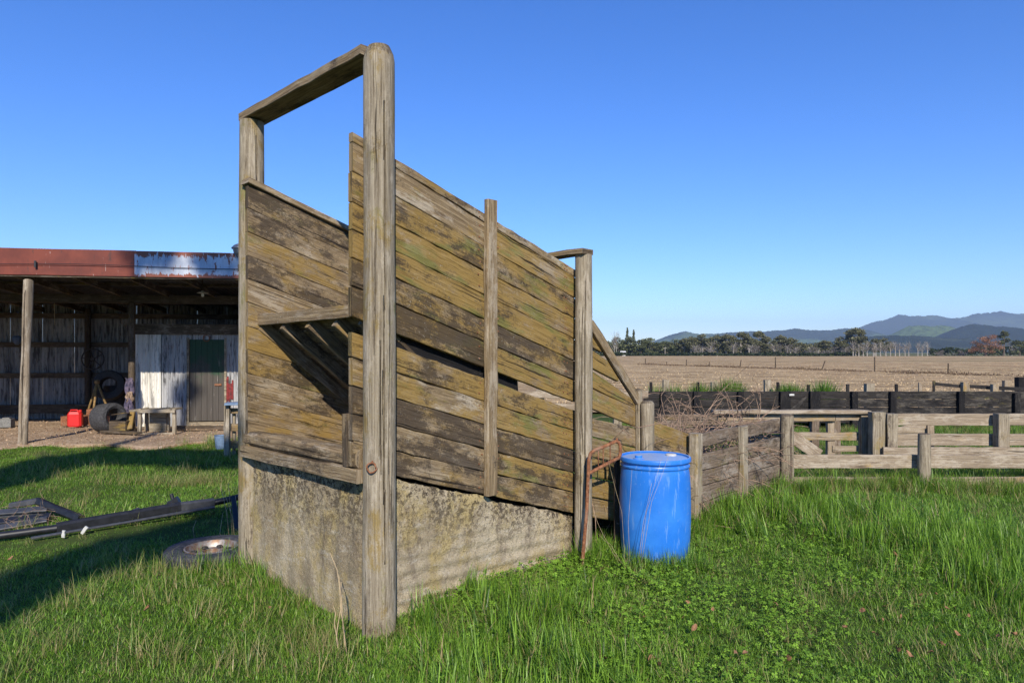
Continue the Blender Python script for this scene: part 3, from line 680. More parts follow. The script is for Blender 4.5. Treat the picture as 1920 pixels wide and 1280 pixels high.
m = MB(); lathe(m, (BX + .16, BY + .10, .855), [(.0, .018), (.04, .018), (.046, .014), (.046, 0)], 20); b2 = m.build('bung', M['whiteclip'], bar, True, 40); b2['label'] = 'white bung'

# ------------------------------------------------------------------ pen wall and the yards' rail fences
f = thing('pen_wall', 'brown boarded sheep pen wall with a gap under its top board, running back from the ramp', 'fence', tuple(R(uc, 0, 0)))
for nm, rows in (('top_board', [(813, 838, 784, 807)]), ('lower_boards', [(852, 883, 819, 844), (884, 912, 845, 869), (913, 943, 870, 893), (944, 975, 894, 914)])):
    m = MB()
    for a, b, c, d in rows: seg(m, 1313, 1462, a, b, c, d, rtint(.5, .25, .55), v=.07)
    m.build(nm, M['penwood'], f)
ub, zb = onV(1396, 799, 0); m = MB(); plank(m, R(ub, .02, -.1), R(ub, .02, zb), U3, .13, .075, (.25, .35, .6, 1), bev=.012); m.build('post', M['post'], f, True, 28)
ub, zb = onV(1475, 780, 0); m = MB(); rpost(m, R(ub, .0, -.1), zb + .1, .092, (.5, .15, .6, 1), lump=.008, crack=[(math.radians(-80), .2, .9, .012)]); m.build('post', M['post'], f, True, 28)
YQ = R(ub, 0, 0).y
def hrail(mm, x0, x1, y0, y1, Y, tt=None, Y1=None, th=.045):
    a, b = P(x0, (y0 + y1) / 2, Y), P(x1, (y0 + y1) / 2, Y); b = Vector((PX(x1, Y1 or Y), Y1 or Y, a.z))
    plank(mm, a, b, Z3, (y1 - y0) / F * Y, th, tt or rtint(.2, .2, .75), wob=.004)
def vpost(mm, x0, x1, yt, Y, tt=None, sq=False, zb=-.1):
    r = (x1 - x0) / F * Y / 2; c = P((x0 + x1) / 2, yt, Y)
    if sq: plank(mm, (c.x, c.y, zb), c, Vector((1, 0, 0)), 2 * r, 2 * r * .8, tt or rtint(.5, .2, .6), wob=.003, bev=.006)
    else: rpost(mm, (c.x, c.y, zb), c.z - zb - .02, r, tt or rtint(.5, .2, .6), n=16, lump=.007, dome=.015)
f = thing('low_rail_fence', 'low front fence with one broad pale rail and a kickboard in the grass', 'fence', (4.5, YQ, 0))
m = MB(); hrail(m, 1482, 2060, 852, 877, 8.82, (.12, .12, .85, 1)); m.build('rail', M['pale'], f)
m = MB(); hrail(m, 1482, 2060, 894, 908, 8.84, (.15, .35, .6, 1)); m.build('kickboard', M['pale'], f)
m = MB(); vpost(m, 1722, 1743, 811, 8.68, (.3, .15, .5, 1)); m.build('post', M['post'], f, True, 28)
m = MB(); vpost(m, 1985, 2008, 811, 8.68); m.build('post', M['post'], f, True, 28)
f = thing('rail_fence', 'taller fence of three wide pale rails behind the low front fence', 'fence', (5.5, 9.75, 0))
for a, b, c, d, Y, tt in ((1650, 2060, 775, 797, 9.75, (.15, .15, .85, 1)), (1650, 2060, 813, 835, 9.75, (.15, .3, .75, 1)), (1655, 2060, 838, 853, 9.50, (.25, .15, .7, 1))):
    m = MB(); hrail(m, a, b, c, d, Y, tt); m.build('rail', M['pale'], f)
for a, b in ((1660, 1680), (1867, 1888), (2030, 2052)):
    m = MB(); vpost(m, a, b, 775, 9.62, sq=True); m.build('post', M['post'], f, True, 28)
m = MB(); vpost(m, 1632, 1655, 772, 9.62, (.4, .35, .5, 1), sq=True); m.build('post', M['post'], f, True, 28)
g = thing('yard_gate', 'wooden yard gate with a white lichen-topped rail beside the big square post', 'gate', (4.4, 9.9, 0))
m = MB(); hrail(m, 1336, 1628, 768, 775, 9.86, (.1, .15, .95, 1), th=.16); m.build('top_rail', M['pale'], g)
m = MB(); hrail(m, 1345, 1565, 776, 789, 9.9, (.3, .3, .5, 1)); hrail(m, 1566, 1614, 777, 788, 9.9, (.3, .3, .6, 1)); m.build('rail', M['pale'], g)
m = MB(); hrail(m, 1490, 1614, 810, 825, 9.94, (.35, .5, .5, 1)); m.build('rail', M['pale'], g)
m = MB(); hrail(m, 1560, 1616, 835, 846, 9.94, (.2, .1, .9, 1)); m.build('rail', M['pale'], g)
for a, b, y in ((1612, 1629, 770), (1550, 1563, 786)):
    m = MB(); vpost(m, a, b, y, 9.88 if a > 1600 else 9.98, (.25, .2, .6, 1), sq=True, zb=.08); m.build('stile', M['pale'], g)
m = MB(); a, b = P(1484, 818, 9.8), P(1536, 853, 9.8); plank(m, a, b, Z3, .17, .03, (.05, .25, 1, 1)); m.build('brace', M['pale'], g)
m = MB(); hrail(m, 1668, 1732, 800, 812, 10.6, (.2, .1, .9, 1)); plank(m, P(1672, 812, 10.7), P(1735, 795, 10.7), Z3, .13, .03, (.3, .1, .8, 1)); vpost(m, 1736, 1749, 780, 10.7, (.2, .1, .9, 1), sq=True)
props(m.build('braced_rail', M['pale']), 'grey diagonal brace with a pale stub post showing between the taller rails', 'rail')
f = thing('board_fence', 'brown board fence closing the pen behind the dead brambles', 'fence', (2.8, 10.4, 0))
for a, b in ((777, 787), (788, 800), (801, 813), (814, 826)):
    m = MB(); hrail(m, 1236, 1470, a, b, 10.4, rtint(.45, .3, .5), th=.04); m.build('board', M['penwood'], f)
for a in (1300, 1400, 1520, 1560):
    m = MB(); vpost(m, a, a + 14, 776 if a < 1500 else 788, 10.5 if a < 1500 else 11.2, sq=True); m.build('post', M['penwood'], f)
# dark fence across the yards
f = thing('dark_board_fence', 'long nearly black board fence between the yards and the stubble field', 'fence', (8, 16, 0))
DY = 16.0; x = 1238
spans = [1196, 1300, 1380, 1466, 1477, 1516, 1530, 1600, 1675, 1800, 1905, 2010]
for i in range(len(spans) - 1):
    a, b = spans[i], spans[i + 1]
    if b - a < 20: continue
    m = MB(); lich = .50 if a > 1590 else .12
    hrail(m, a, b, 733.5, 748, DY, (.4, lich * .5, lich, 1)); hrail(m, a, b, 748.6, 762.5, DY, (.5, lich * .5, lich, 1)); hrail(m, a, b, 763, 778.4, DY, (.6, .1, lich, 1)); hrail(m, a, b, 779, 792, DY, (.6, .1, .1, 1))
    m.build('boards', M['darkwood'], f)
for a in (1238, 1300, 1383, 1462, 1470, 1518, 1526, 1596, 1668, 1796, 1900):
    m = MB(); vpost(m, a, a + 11, 733.6 if a != 1900 else 737, DY - .07, (.8, .0, .0 if a != 1900 else .7, 1), sq=True); m.build('post', M['darkwood'], f)
m = MB(); plank(m, P(1482, 772, DY - .06), P(1512, 744, DY - .06), Z3, .1, .03, (.4, .1, .5, 1)); m.build('brace', M['darkwood'], f)
m = MB(); hrail(m, 1480, 1489, 738.5, 741.5, DY - .15, (0, 0, 1, 1), th=.02); m.build('latch', M['whiteclip'], f)
LBL = ['short square grey post standing behind the left end of the dark fence', 'second broad grey post, hidden by green tufts behind the dark fence', 'tallest broad grey post behind the dark fence, beside the green tufts', 'pale lichen-topped stump post behind the dark fence']
for (a, b, y, Y, lab) in ((1243, 1254, 712, 17.2, LBL[0]), (1333, 1344, 716, 17.2, LBL[1]), (1433, 1444, 712, 17.2, LBL[2]), (1622, 1637, 719, 17.2, LBL[3])):
    m = MB(); vpost(m, a, b, y, Y, (.35, .2, .75, 1), sq=True); props(m.build('post', M['post'], None, True, 28), lab, 'post', 'grey posts behind the dark fence')
LB2 = ['thin dark standard left of the first grey post', 'thin dark stake between the first two grey posts', 'thin dark stake right of the tallest grey post', 'thin dark stake by the black gate in the dark fence', 'thin dark stake right of the last green tuft', 'thin dark stake right of the lichened stump', 'thin pale stake left of the black top rail']
for (a, y, lab) in ((1220, 716, LB2[0]), (1308, 716, LB2[1]), (1458, 716, LB2[2]), (1515, 721, LB2[3]), (1589, 720, LB2[4]), (1680, 720, LB2[5]), (1724, 717, LB2[6])):
    m = MB(); vpost(m, a - 2, a + 3, y, 16.8, (.7, .1, .2, 1) if a != 1724 else (.1, .1, .9, 1), sq=True); props(m.build('stake', M['darkwood'] if a != 1724 else M['pale']), lab, 'stake', 'thin stakes behind the dark fence')
f = thing('black_rail_fence', 'black single-rail fence with two pale lichened posts at the edge of the field', 'fence', (13, 19, 0))
m = MB(); a, b = P(1750, 719, 19), P(1925, 729, 19.3); plank(m, a, P(1800, 724, 19), Z3, .09, .05, (.4, 0, 0, 1)); plank(m, P(1800, 723, 19), P(1925, 730, 19.3), Z3, .10, .05, (.4, 0, 0, 1)); m.build('rail', M['darkwood'], f)
for a, b, y, mt in ((1749, 1753, 714, 'darkwood'), (1803, 1815, 716, 'pale'), (1859, 1870, 720, 'pale')):
    m = MB(); vpost(m, a, b, y, 18.9, (.2, .5, .9, 1), sq=True); m.build('post', M[mt], f)
m = MB(); vpost(m, 1881, 1891, 713, 20, (.1, .2, .95, 1), sq=True); props(m.build('post', M['pale']), 'pale square post standing behind the black rail at the field edge', 'post')
m = MB(); vpost(m, 1906, 1921, 707, 20.5, (.8, 0, 0, 1), sq=True); props(m.build('post', M['darkwood']), 'thick black post at the far right edge of the field', 'post')
# field fence line
f = thing('field_fence', 'sparse wire fence with thin posts crossing the stubble field', 'fence', (18, 70, 0))
for i, px in enumerate((1210, 1250, 1287, 1330, 1387, 1454, 1540, 1640, 1778)):
    py = 683 + (px - 1190) * 24 / 730; q = G(px, py); m = MB()
    rpost(m, (q.x, q.y, -.1), (.95, .6, .9, .7, .95, 1.3, 1.0, 1.4, .95)[i], .055, (.6, .1, .3, 1), n=7, seg=3, lean=((0, 0, 0, 0, .15, 0, .35, 0, 0)[i], 0), lump=.003); m.build('post', M['inwood'], f, True)
a, b = G(1205, 683.5), G(1918, 706.9)
for h in (.45, .75):
    m = MB(); tube(m, [a + Z3 * h, (a + b) / 2 + Z3 * (h - .05), b + Z3 * h], .006, 4); m.build('wire', M['rust'], f)
n = 9000; s = rng.random(n); jit = rng.normal(size=n) * .5; lump = (.5 + .5 * np.sin(s * 40) * np.sin(s * 17 + 1))
ab = np.array(b - a); rr_ = rng.random(n); pts = np.array(a) + s[:, None] * ab + np.stack([jit, rng.normal(size=n) * .7, np.abs(rng.normal(size=n)) * .11 * (.3 + lump)], 1)
tt = np.zeros((n, 4)); tt[:, 0] = rng.random(n) * .6; tt[:, 1] = rng.random(n) * .2; tt[:, 3] = 1
mb = MB(); scatter_faces(mb, pts, .03 + .05 * rng.random(n), tt, aspect=.4); props(mb.build('dead_grass_strip', leaf_mat('dead_grass', (.055, .035, .022), (.22, .14, .09), 0)), 'strip of dead brown grass along the field fence', 'dead grass', kind='stuff')
# rails seen through the ramp's slot
f = thing('race_fence', 'pale rail fence glimpsed through the slot in the ramp side', 'fence', (.6, 10.6, 0))
for a, b in ((733, 746), (756, 769)):
    m = MB(); hrail(m, 985, 1215, a, b, 10.6, (.1, .1, .9, 1)); m.build('rail', M['pale'], f)
for px in (1005, 1150):
    m = MB(); vpost(m, px, px + 15, 730, 10.7, sq=True); m.build('post', M['post'], f)

# ------------------------------------------------------------------ dead brambles
def cane(mm, p, d, L, r, depth=0, n=5):
    pts = [p]; q = p.copy(); d = d.normalized(); k = 7
    for i in range(k):
        d = (d + Vector((random.gauss(0, .16), random.gauss(0, .16), random.gauss(0, .10) - .05 * i * L))).normalized(); q = q + d * (L / k)
        if q.z < .03: q.z = .03
        pts.append(q.copy())
        if depth < 2 and random.random() < .33 and i > 1:
            cane(mm, q.copy(), d + Vector((random.gauss(0, .8), random.gauss(0, .8), random.gauss(.1, .5))), L * random.uniform(.25, .5), r * .65, depth + 1, 4)
    tube(mm, pts, r, n, rtint(.3, .2, .5), r1=r * .4, cap=False)
m = MB()
for i in range(190):
    px = random.uniform(1232, 1415); Y = random.uniform(7.9, 9.6); x = PX(px, Y)
    if x - .12 > (Y - 4.27) / U.y * U.x - .83 - .45: x -= .5
    if random.random() < .25: d = Vector((random.gauss(0, .5), random.gauss(0, .4), 1.1)); L = random.uniform(.8, 1.5)
    else: d = Vector((random.gauss(.1, .8), random.gauss(0, .7), random.uniform(.1, .8))); L = random.uniform(.5, 1.2)
    cane(m, Vector((x, Y, random.uniform(.1, .62))), d, L * .85, random.uniform(.004, .009))
for i in range(90):     # inside the race, behind the boards
    u = random.uniform(2.3, 4.4); cane(m, R(u, random.uniform(.25, .9), random.uniform(.2, .75)), Vector((random.gauss(0, 1), random.gauss(0, 1), random.gauss(.2, .4))), random.uniform(.4, .9), random.uniform(.004, .008))
props(m.build('bramble_thicket', M['cane'], None, True), 'tangled leafless brown brambles filling the small pen behind the barrel', 'brambles')
#SECTION3
# ------------------------------------------------------------------ the open shed
def aat(px, b):
    k = (px - 960) / F; bx, by = S0.x + SHN.x * b, S0.y + SHN.y * b
    return (k * by - bx) / (SHD.x - k * SHD.y)
def spt(px, py, b):
    q = SH(aat(px, b), b, 0); q.z = EYE + (HZ - py) / F * q.y; return q
def sbox(mm, a0, a1, b0, b1, z0, z1, tt=(.3, .3, .5, 1), bev=.003):
    plank(mm, SH(a0, (b0 + b1) / 2, (z0 + z1) / 2), SH(a1, (b0 + b1) / 2, (z0 + z1) / 2), Z3, z1 - z0, b1 - b0, tt, wob=.002, bev=bev, seg=max(2, int((a1 - a0) / .4)))
shed = thing('shed', 'open-fronted iron farm shed with a rusty red and flaking grey fascia', 'shed', tuple(SH(1, 0, 0)))
AE = 5.4; aj = aat(253, 0)
m = MB(); sbox(m, -6.5, aj + .02, -.012, .008, 3.155, 3.635); m.build('fascia', M['fred'], shed)['label'] = 'rusty red fascia'
m = MB(); sbox(m, aj, AE, -.022, -.002, 3.15, 3.63); m.build('fascia', M['fgrey'], shed)['label'] = 'flaking pale grey fascia'
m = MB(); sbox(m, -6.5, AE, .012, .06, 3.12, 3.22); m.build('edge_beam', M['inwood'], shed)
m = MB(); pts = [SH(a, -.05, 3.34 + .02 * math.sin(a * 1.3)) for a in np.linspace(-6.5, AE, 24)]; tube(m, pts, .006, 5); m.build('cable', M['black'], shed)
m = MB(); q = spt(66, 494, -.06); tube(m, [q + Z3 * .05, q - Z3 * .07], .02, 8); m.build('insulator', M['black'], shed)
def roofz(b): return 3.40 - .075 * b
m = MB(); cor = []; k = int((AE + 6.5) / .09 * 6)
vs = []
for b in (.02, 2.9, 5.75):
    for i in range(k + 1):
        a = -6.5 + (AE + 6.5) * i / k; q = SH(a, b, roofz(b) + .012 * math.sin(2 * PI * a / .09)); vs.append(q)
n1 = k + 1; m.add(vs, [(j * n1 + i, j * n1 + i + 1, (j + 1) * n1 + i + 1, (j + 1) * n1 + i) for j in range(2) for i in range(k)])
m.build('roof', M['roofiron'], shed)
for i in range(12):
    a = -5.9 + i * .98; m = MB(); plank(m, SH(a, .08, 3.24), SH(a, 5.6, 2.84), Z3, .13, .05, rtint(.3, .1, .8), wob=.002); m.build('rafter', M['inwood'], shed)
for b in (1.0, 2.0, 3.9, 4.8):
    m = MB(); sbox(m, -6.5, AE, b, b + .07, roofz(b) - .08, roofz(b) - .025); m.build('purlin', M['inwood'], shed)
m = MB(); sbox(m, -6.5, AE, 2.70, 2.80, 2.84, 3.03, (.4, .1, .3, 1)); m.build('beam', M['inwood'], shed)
m = MB(); b_ = G(43, 836); tp = spt(53, 515, .1)
rpost(m, (b_.x, b_.y, -.1), 3.16, .085, (.1, .05, .85, 1), n=26, seg=24, lump=.014, lean=(tp.x - b_.x, tp.y - b_.y), crack=[(math.radians(-80), .2, 3, .012)]); m.build('post', M['pale'], shed, True, 28)
m = MB(); q = spt(247, 700, 2.62); rpost(m, (q.x, q.y, 0), 2.84, .07, (.4, .2, .4, 1), n=14, lump=.006); pq = m.build('post', M['inwood'], shed, True)
for a in (-6.0, -3.2): m = MB(); q = SH(a, .1, 0); rpost(m, q, 3.12, .08, n=12); m.build('post', M['post'], shed, True)
q = spt(165, 700, 5.4); m = MB(); rpost(m, (q.x, q.y, 0), 2.85, .075, (.9, .0, .0, 1), n=12, lump=.004); m.build('post', M['inwood'], shed, True)
BW = 5.6
for z0, z1 in ((.04, 1.12), (1.12, 1.92), (1.92, 3.0)):
    m = MB(); a = -6.5
    while a < AE:
        a2 = min(AE, a + .75); tt = random.choice([(0, 0, .3, 1), (0, 0, .7, 1), (0, 0, .5, 1)])
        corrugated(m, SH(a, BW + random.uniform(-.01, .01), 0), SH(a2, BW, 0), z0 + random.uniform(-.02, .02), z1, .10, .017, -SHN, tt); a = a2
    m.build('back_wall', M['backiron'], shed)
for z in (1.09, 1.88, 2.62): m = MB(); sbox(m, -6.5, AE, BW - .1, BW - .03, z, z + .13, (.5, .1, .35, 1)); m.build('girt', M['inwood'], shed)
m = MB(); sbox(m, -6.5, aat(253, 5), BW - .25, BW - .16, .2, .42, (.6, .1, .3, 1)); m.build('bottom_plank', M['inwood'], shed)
for a in (-6.5, AE):
    m = MB(); vs = [SH(a, .05, 0), SH(a, BW, 0), SH(a, BW, 2.97), SH(a, .05, 3.39), SH(a + .03, .05, 0), SH(a + .03, BW, 0), SH(a + .03, BW, 2.97), SH(a + .03, .05, 3.39)]
    m.add(vs, [(0, 1, 2, 3), (7, 6, 5, 4), (0, 4, 5, 1), (1, 5, 6, 2), (2, 6, 7, 3), (3, 7, 4, 0)]); m.build('side_wall', M['backiron'], shed)
# the iron-clad store room inside it
RB = 2.95
m = MB(); corrugated(m, SH(aat(254, RB), RB, 0), SH(aat(302, RB), RB, 0), .06, 2.18, .10, .017, -SHN); r0 = m.build('room_wall', M['whiteiron'], shed); r0['label'] = 'white painted iron wall sheet'
m = MB(); corrugated(m, SH(aat(302.5, RB), RB + .012, 0), SH(aat(353, RB), RB + .012, 0), .06, 2.18, .10, .017, -SHN); m.build('room_wall', M['galv'], shed)
m = MB(); corrugated(m, SH(aat(353, RB), RB + .02, 0), SH(aat(424, RB), RB + .02, 0), 2.04, 2.18, .10, .017, -SHN); m.build('room_wall', M['galv'], shed)
m = MB(); corrugated(m, SH(aat(421, RB), RB, 0), SH(AE, RB, 0), .06, 2.18, .10, .017, -SHN); m.build('room_wall', M['galv'], shed)
m = MB(); corrugated(m, SH(aat(254, RB), RB + .01, 0), SH(aat(254, RB), BW, 0), .06, 2.3, .085, .010, SHD); m.build('room_wall', M['backiron'], shed)
m = MB(); sbox(m, aat(253, RB), AE, RB - .07, RB + .02, 2.15, 2.39, (.5, .1, 1, 1)); m.build('top_plate', M['inwood'], shed)
m = MB(); sbox(m, aat(253, RB), AE, RB + .02, BW, 2.33, 2.37); m.build('room_ceiling', M['inwood'], shed)
d = None; m = MB(); a0, a1 = aat(355.5, RB), aat(420.5, RB); nb = 6
for i in range(nb): x0 = a0 + (a1 - a0) * i / nb; sbox(m, x0 + .003, a0 + (a1 - a0) * (i + 1) / nb - .003, RB + .01, RB + .04, .17, 2.04)
d = m.build('door', M['door'], shed)
m = MB(); q = SH(a1 - .12, RB - .005, 1.0); plank(m, q - SHD * .09, q + SHD * .06, Z3, .05, .02, seg=1); m.build('bolt', M['rust'], d)
m = MB(); sbox(m, a0 - .05, a0 - .005, RB - .03, RB + .03, .08, 2.08, (.6, .1, .3, 1)); sbox(m, a1 + .005, a1 + .05, RB - .03, RB + .03, .08, 2.08, (.3, .1, .9, 1)); sbox(m, a0 - .05, a1 + .05, RB - .05, RB + .03, .06, .15, (.4, .1, .6, 1)); m.build('door_frame', M['post'], shed)
m = MB(); a = aat(423, RB)
for i in range(5): sbox(m, a + i * .035, a + i * .035 + .034, RB - .016, RB - .012, .62 + random.uniform(-.07, .12), 1.12 + random.uniform(-.1, .08))
m.build('red_patch', M['redpaint'], shed)
m = MB(); q = spt(387, 634, RB - .05); tube(m, [q + SHD * (.07 * math.cos(t)) + Z3 * (.07 * math.sin(t)) for t in np.linspace(0, 2 * PI, 15)], .01, 6)
props(m.build('iron_ring', M['rust'], None, True), 'small dark iron ring hung above the green door', 'ring')
# loose stones on the dirt and clutter along the back wall
n = 3800; aa, bb = rng.uniform(-6, 5.2, n), rng.uniform(.0, 4.6, n); pts = np.array([tuple(SH(a_, b_, .075 + .02 * rng.random())) for a_, b_ in zip(aa, bb)])
tt = np.zeros((n, 4)); tt[:, 0] = rng.random(n); tt[:, 3] = 1; mb = MB(); scatter_faces(mb, pts, (.005 + .012 * rng.random(n)), tt, flat=.3, aspect=.8)
props(mb.build('gravel', leaf_mat('loose_stones', (.22, .14, .08), (.44, .31, .20), 0)), 'loose stones on the bare dirt in front of the shed', 'gravel', kind='stuff')
m = MB()
for i_ in range(9):
    q = SH(random.uniform(-.6, .9), 5.1 + random.uniform(-.25, .25), .12 + i_ * .035); dr = SHD * random.uniform(.5, 1.1) + SHN * random.gauss(0, .12); plank(m, q - dr * .7, q + dr * .6, Z3, .05, .12, rtint(.5, .2, .4))
props(m.build('timber_pile', M['inwood']), 'low pile of old timber offcuts along the back wall of the shed', 'timber pile')
m = MB(); q = spt(218, 748, 4.9); lathe(m, (q.x, q.y, .06), [(0, 0), (.28, 0), (.28, .3), (.29, .31), (.28, .6), (.29, .61), (.28, .85), (.0, .85)], 24); props(m.build('oil_drum', M['machine'], None, True, 28), 'dark steel drum in the shadow behind the tractor tyre', 'drum')
# lamps
t = thing('bulb_lamp', 'white enamel bulb lamp under the shed roof', 'lamp', tuple(spt(380, 549, 1.6)))
q = spt(380, 549, 1.6); m = MB(); lathe(m, q, [(.02, .05), (.03, .03), (.11, .0), (.115, -.008)], 24); m.build('lamp_shade', M['whiteclip'], t, True)
m = MB(); lathe(m, q, [(.0, -.085), (.022, -.08), (.033, -.06), (.03, -.035), (.018, -.01)], 16); m.build('bulb', M['glass'], t, True)
m = MB(); tube(m, [q + Z3 * .04, q + Z3 * .30], .008, 6); m.build('stem', M['inwood'], t)
q = spt(450, 466, -.14); t = thing('yard_light', 'silver domed yard light fixed on the corner of the grey fascia', 'lamp', tuple(q))
m = MB(); lathe(m, q, [(.0, .09), (.05, .088), (.10, .065), (.15, .015), (.155, -.005), (.14, -.012)], 28); m.build('hood', M['greysteel'], t, True, 28)
m = MB(); lathe(m, q, [(.125, -.012), (.12, -.06), (.10, -.11), (.06, -.145), (.0, -.155)], 28); m.build('bowl', M['greysteel'], t, True)
m = MB(); tube(m, [q, q + Z3 * -.02 + SHN * .14], .02, 8); m.build('bracket', M['greysteel'], t)
m = MB(); q = spt(452, 502, -.05); boxx(m, q, .10, .08, .14, 0.15, bev=.02); props(m.build('junction_box', M['black']), 'small black box under the yard light on the fascia', 'box')
# shed contents
q = spt(141, 799, 3.1); q.z = .075; t = thing('jerry_can', 'bright red plastic jerry can on the bare dirt', 'jerry can', tuple(q))
m = MB(); hw, hd = .145, .09
for (zz0, zz1, s0, s1) in ((0, .025, .9, 1), (.025, .28, 1, 1), (.28, .335, 1, .80)):
    pf = rect_prof(2 * hw, 2 * hd, .04); sweep(m, [q + Z3 * zz0, q + Z3 * zz1], pf, Vector((.98, .2, 0)), Vector((-.2, .98, 0)), [(s0, s0), (s1, s1)])
m.build('body', M['redcan'], t, True, 40)
m = MB(); tube(m, [q + Vector((-.11, 0, .33)), q + Vector((-.10, 0, .37)), q + Vector((.04, .01, .37)), q + Vector((.06, .01, .33))], .016, 8); m.build('handle', M['redcan'], t, True)
m = MB(); lathe(m, q + Vector((.10, .02, .325)), [(.035, 0), (.035, .05), (.0, .052)], 16); m.build('cap', M['redcan'], t, True, 40)
def tyre(mm, c, ax, Rr, ri, wd, lugs=0, tint=(0, 0, 0, 1), n=56):
    w2 = wd / 2; prof = [(ri, -w2 * .72), (ri + .02, -w2 * .9), (ri + (Rr - ri) * .5, -w2), (Rr * .95, -w2 * .92), (Rr, -w2 * .72), (Rr * 1.004, 0), (Rr, w2 * .72), (Rr * .95, w2 * .92), (ri + (Rr - ri) * .5, w2), (ri + .02, w2 * .9), (ri, w2 * .72), (ri * .97, w2 * .3), (ri * .97, -w2 * .3), (ri, -w2 * .72)]
    lathe(mm, c, prof, n, tint, Vector(ax))
    ax = Vector(ax).normalized(); W, T = perp(ax)
    for i in range(lugs):
        for sd in (-1, 1):
            a = 2 * PI * (i + (.5 if sd > 0 else 0)) / lugs; r_ = W * math.cos(a) + T * math.sin(a); tg = -W * math.sin(a) + T * math.cos(a)
            plank(mm, Vector(c) + r_ * (Rr + .003) + ax * (sd * .06 * w2), Vector(c) + r_ * (Rr * .985) + ax * (sd * w2 * .93) + tg * (.0), tg, 2 * PI * Rr / lugs * .52, .028, tint, seg=2, wob=0, bev=.005)
q = spt(203, 772, 2.0); q.z = .36
t = thing('tractor_tyre', 'big worn grey tractor tyre standing in front of the rag-hung post', 'tyre', (q.x, q.y, .05))
m = MB(); tyre(m, q, (.93, -.34, .10), .305, .17, .44, 0, n=64); m.build('tread_casing', M['tyre'], t, True, 35)
q = spt(205, 722, 4.4); m = MB(); tyre(m, q, (.35, -.9, .15), .36, .17, .30, 0); props(m.build('tyre', M['machine'], None, True, 40), 'dark tyre deep in the shed behind the big tractor tyre', 'tyre')
q = spt(174, 673, 5.2); t = thing('spoked_wheel', 'thin rusty spoked wheel against the back wall of the shed', 'wheel', tuple(q))
m = MB(); nrm = -SHN; tube(m, [q + SHD * (.26 * math.cos(a)) + Z3 * (.26 * math.sin(a)) for a in np.linspace(0, 2 * PI, 33)], .016, 8); m.build('rim', M['machine'], t, True)
for i in range(5):
    m = MB(); a = 2 * PI * i / 5 + .5; tube(m, [q, q + SHD * (.255 * math.cos(a)) + Z3 * (.255 * math.sin(a))], .012, 6); m.build('spoke', M['machine'], t, True)
m = MB(); lathe(m, q - SHN * .0, [(.0, -.03), (.05, -.03), (.05, .03), (.0, .03)], 14, axis=SHN); m.build('hub', M['machine'], t, True, 40)
q = spt(182, 716, 4.0); t = thing('tripod_stand', 'faded yellow steel tripod stand in the dim shed', 'stand', (q.x, q.y, .05))
for dx, dy in ((-.33, .05), (.0, -.2), (.30, .15)):
    m = MB(); tube(m, [q, Vector((q.x + dx, q.y + dy, .06))], .026, 8); m.build('leg', M['yellowsteel'], t, True)
m = MB(); lathe(m, q, [(.0, .06), (.05, .05), (.06, 0), (.05, -.04), (0, -.04)], 14); m.build('head', M['yellowsteel'], t, True)
q = spt(170, 752, 3.6); m = MB(); boxx(m, (q.x, q.y, .17), 1.1, .4, .22, .15, (.7, .1, .2, 1)); boxx(m, (q.x + .2, q.y + .05, .36), .5, .3, .14, .3, (.7, .1, .2, 1)); props(m.build('machine_base', M['rust']), 'low rusty machine base under the tripod stand', 'machine')
q = spt(11, 798, 3.2); q.z = .07; t = thing('concrete_masonry_block', 'grey hollow masonry block on the dirt at the left edge', 'block', tuple(q))
m = MB(); boxx(m, q + Z3 * .10, .28, .19, .19, .2, bev=.008); boxx(m, q + Z3 * .205 + Vector((.03, 0, 0)), .14, .12, .03, .2); m.build('block', M['block'], t)
# table and things by the store room
Yt = 14.2; t = thing('work_table', 'small grey wooden table with a slatted end standing at the white wall', 'table', (PX(293, Yt), Yt, .06))
def tb(px, py, dy=0): return P(px, py, Yt + dy)
m = MB(); plank(m, tb(256, 768, .2), tb(330, 767, .2), Vector((0, 1, 0)), .55, .035, (.15, .1, .9, 1)); plank(m, tb(258, 771, -.06), tb(328, 771, -.06), Z3, .06, .03, (.2, .1, .9, 1)); m.build('table_top', M['post'], t)
for px, dy in ((262, 0), (275, .42), (315, .42), (327, 0)):
    m = MB(); p = tb(px, 768, dy); p.z = .57; plank(m, (p.x, p.y, .06), p, Vector((1, 0, 0)), .065, .06, (.25, .1, .8, 1)); m.build('leg', M['post'], t)
m = MB(); a, b = tb(280, 790, .35), tb(312, 790, .35); plank(m, a, b, Z3, .44, .015, (.15, .3, .6, 1)); m.build('end_panel', M['post'], t)
m = MB(); plank(m, tb(262, 813, 0) , tb(326, 813, 0), Z3, .05, .03, (.3, .1, .8, 1)); m.build('bottom_rail', M['post'], t)
Yb = 14.3; q = P(228, 800, Yb); q.z = .07; t = thing('wooden_crate', 'open brown wooden crate beside the tractor tyre', 'crate', tuple(q))
for sx, sy, cx, cy in ((.34, .02, 0, -.15), (.34, .02, 0, .15), (.02, .28, -.17, 0), (.02, .28, .17, 0)):
    m = MB(); boxx(m, q + Vector((cx, cy, .13)), sx, sy, .24, 0, (.55, .4, .2, 1)); m.build('side_panel', M['inwood'], t)
m = MB(); plank(m, P(212, 777, Yb - .1), P(240, 773, Yb + .1), Vector((0, 1, 0)), .3, .015, (.35, .4, .5, 1)); m.build('lid', M['inwood'], t)
m = MB(); plank(m, P(243, 804, 14.15), P(249, 770, 14.5), Vector((1, 0, .2)), .10, .03, (.1, .75, .4, 1)); props(m.build('board', M['wood']), 'short orange-brown board leaning beside the brown crate', 'board')
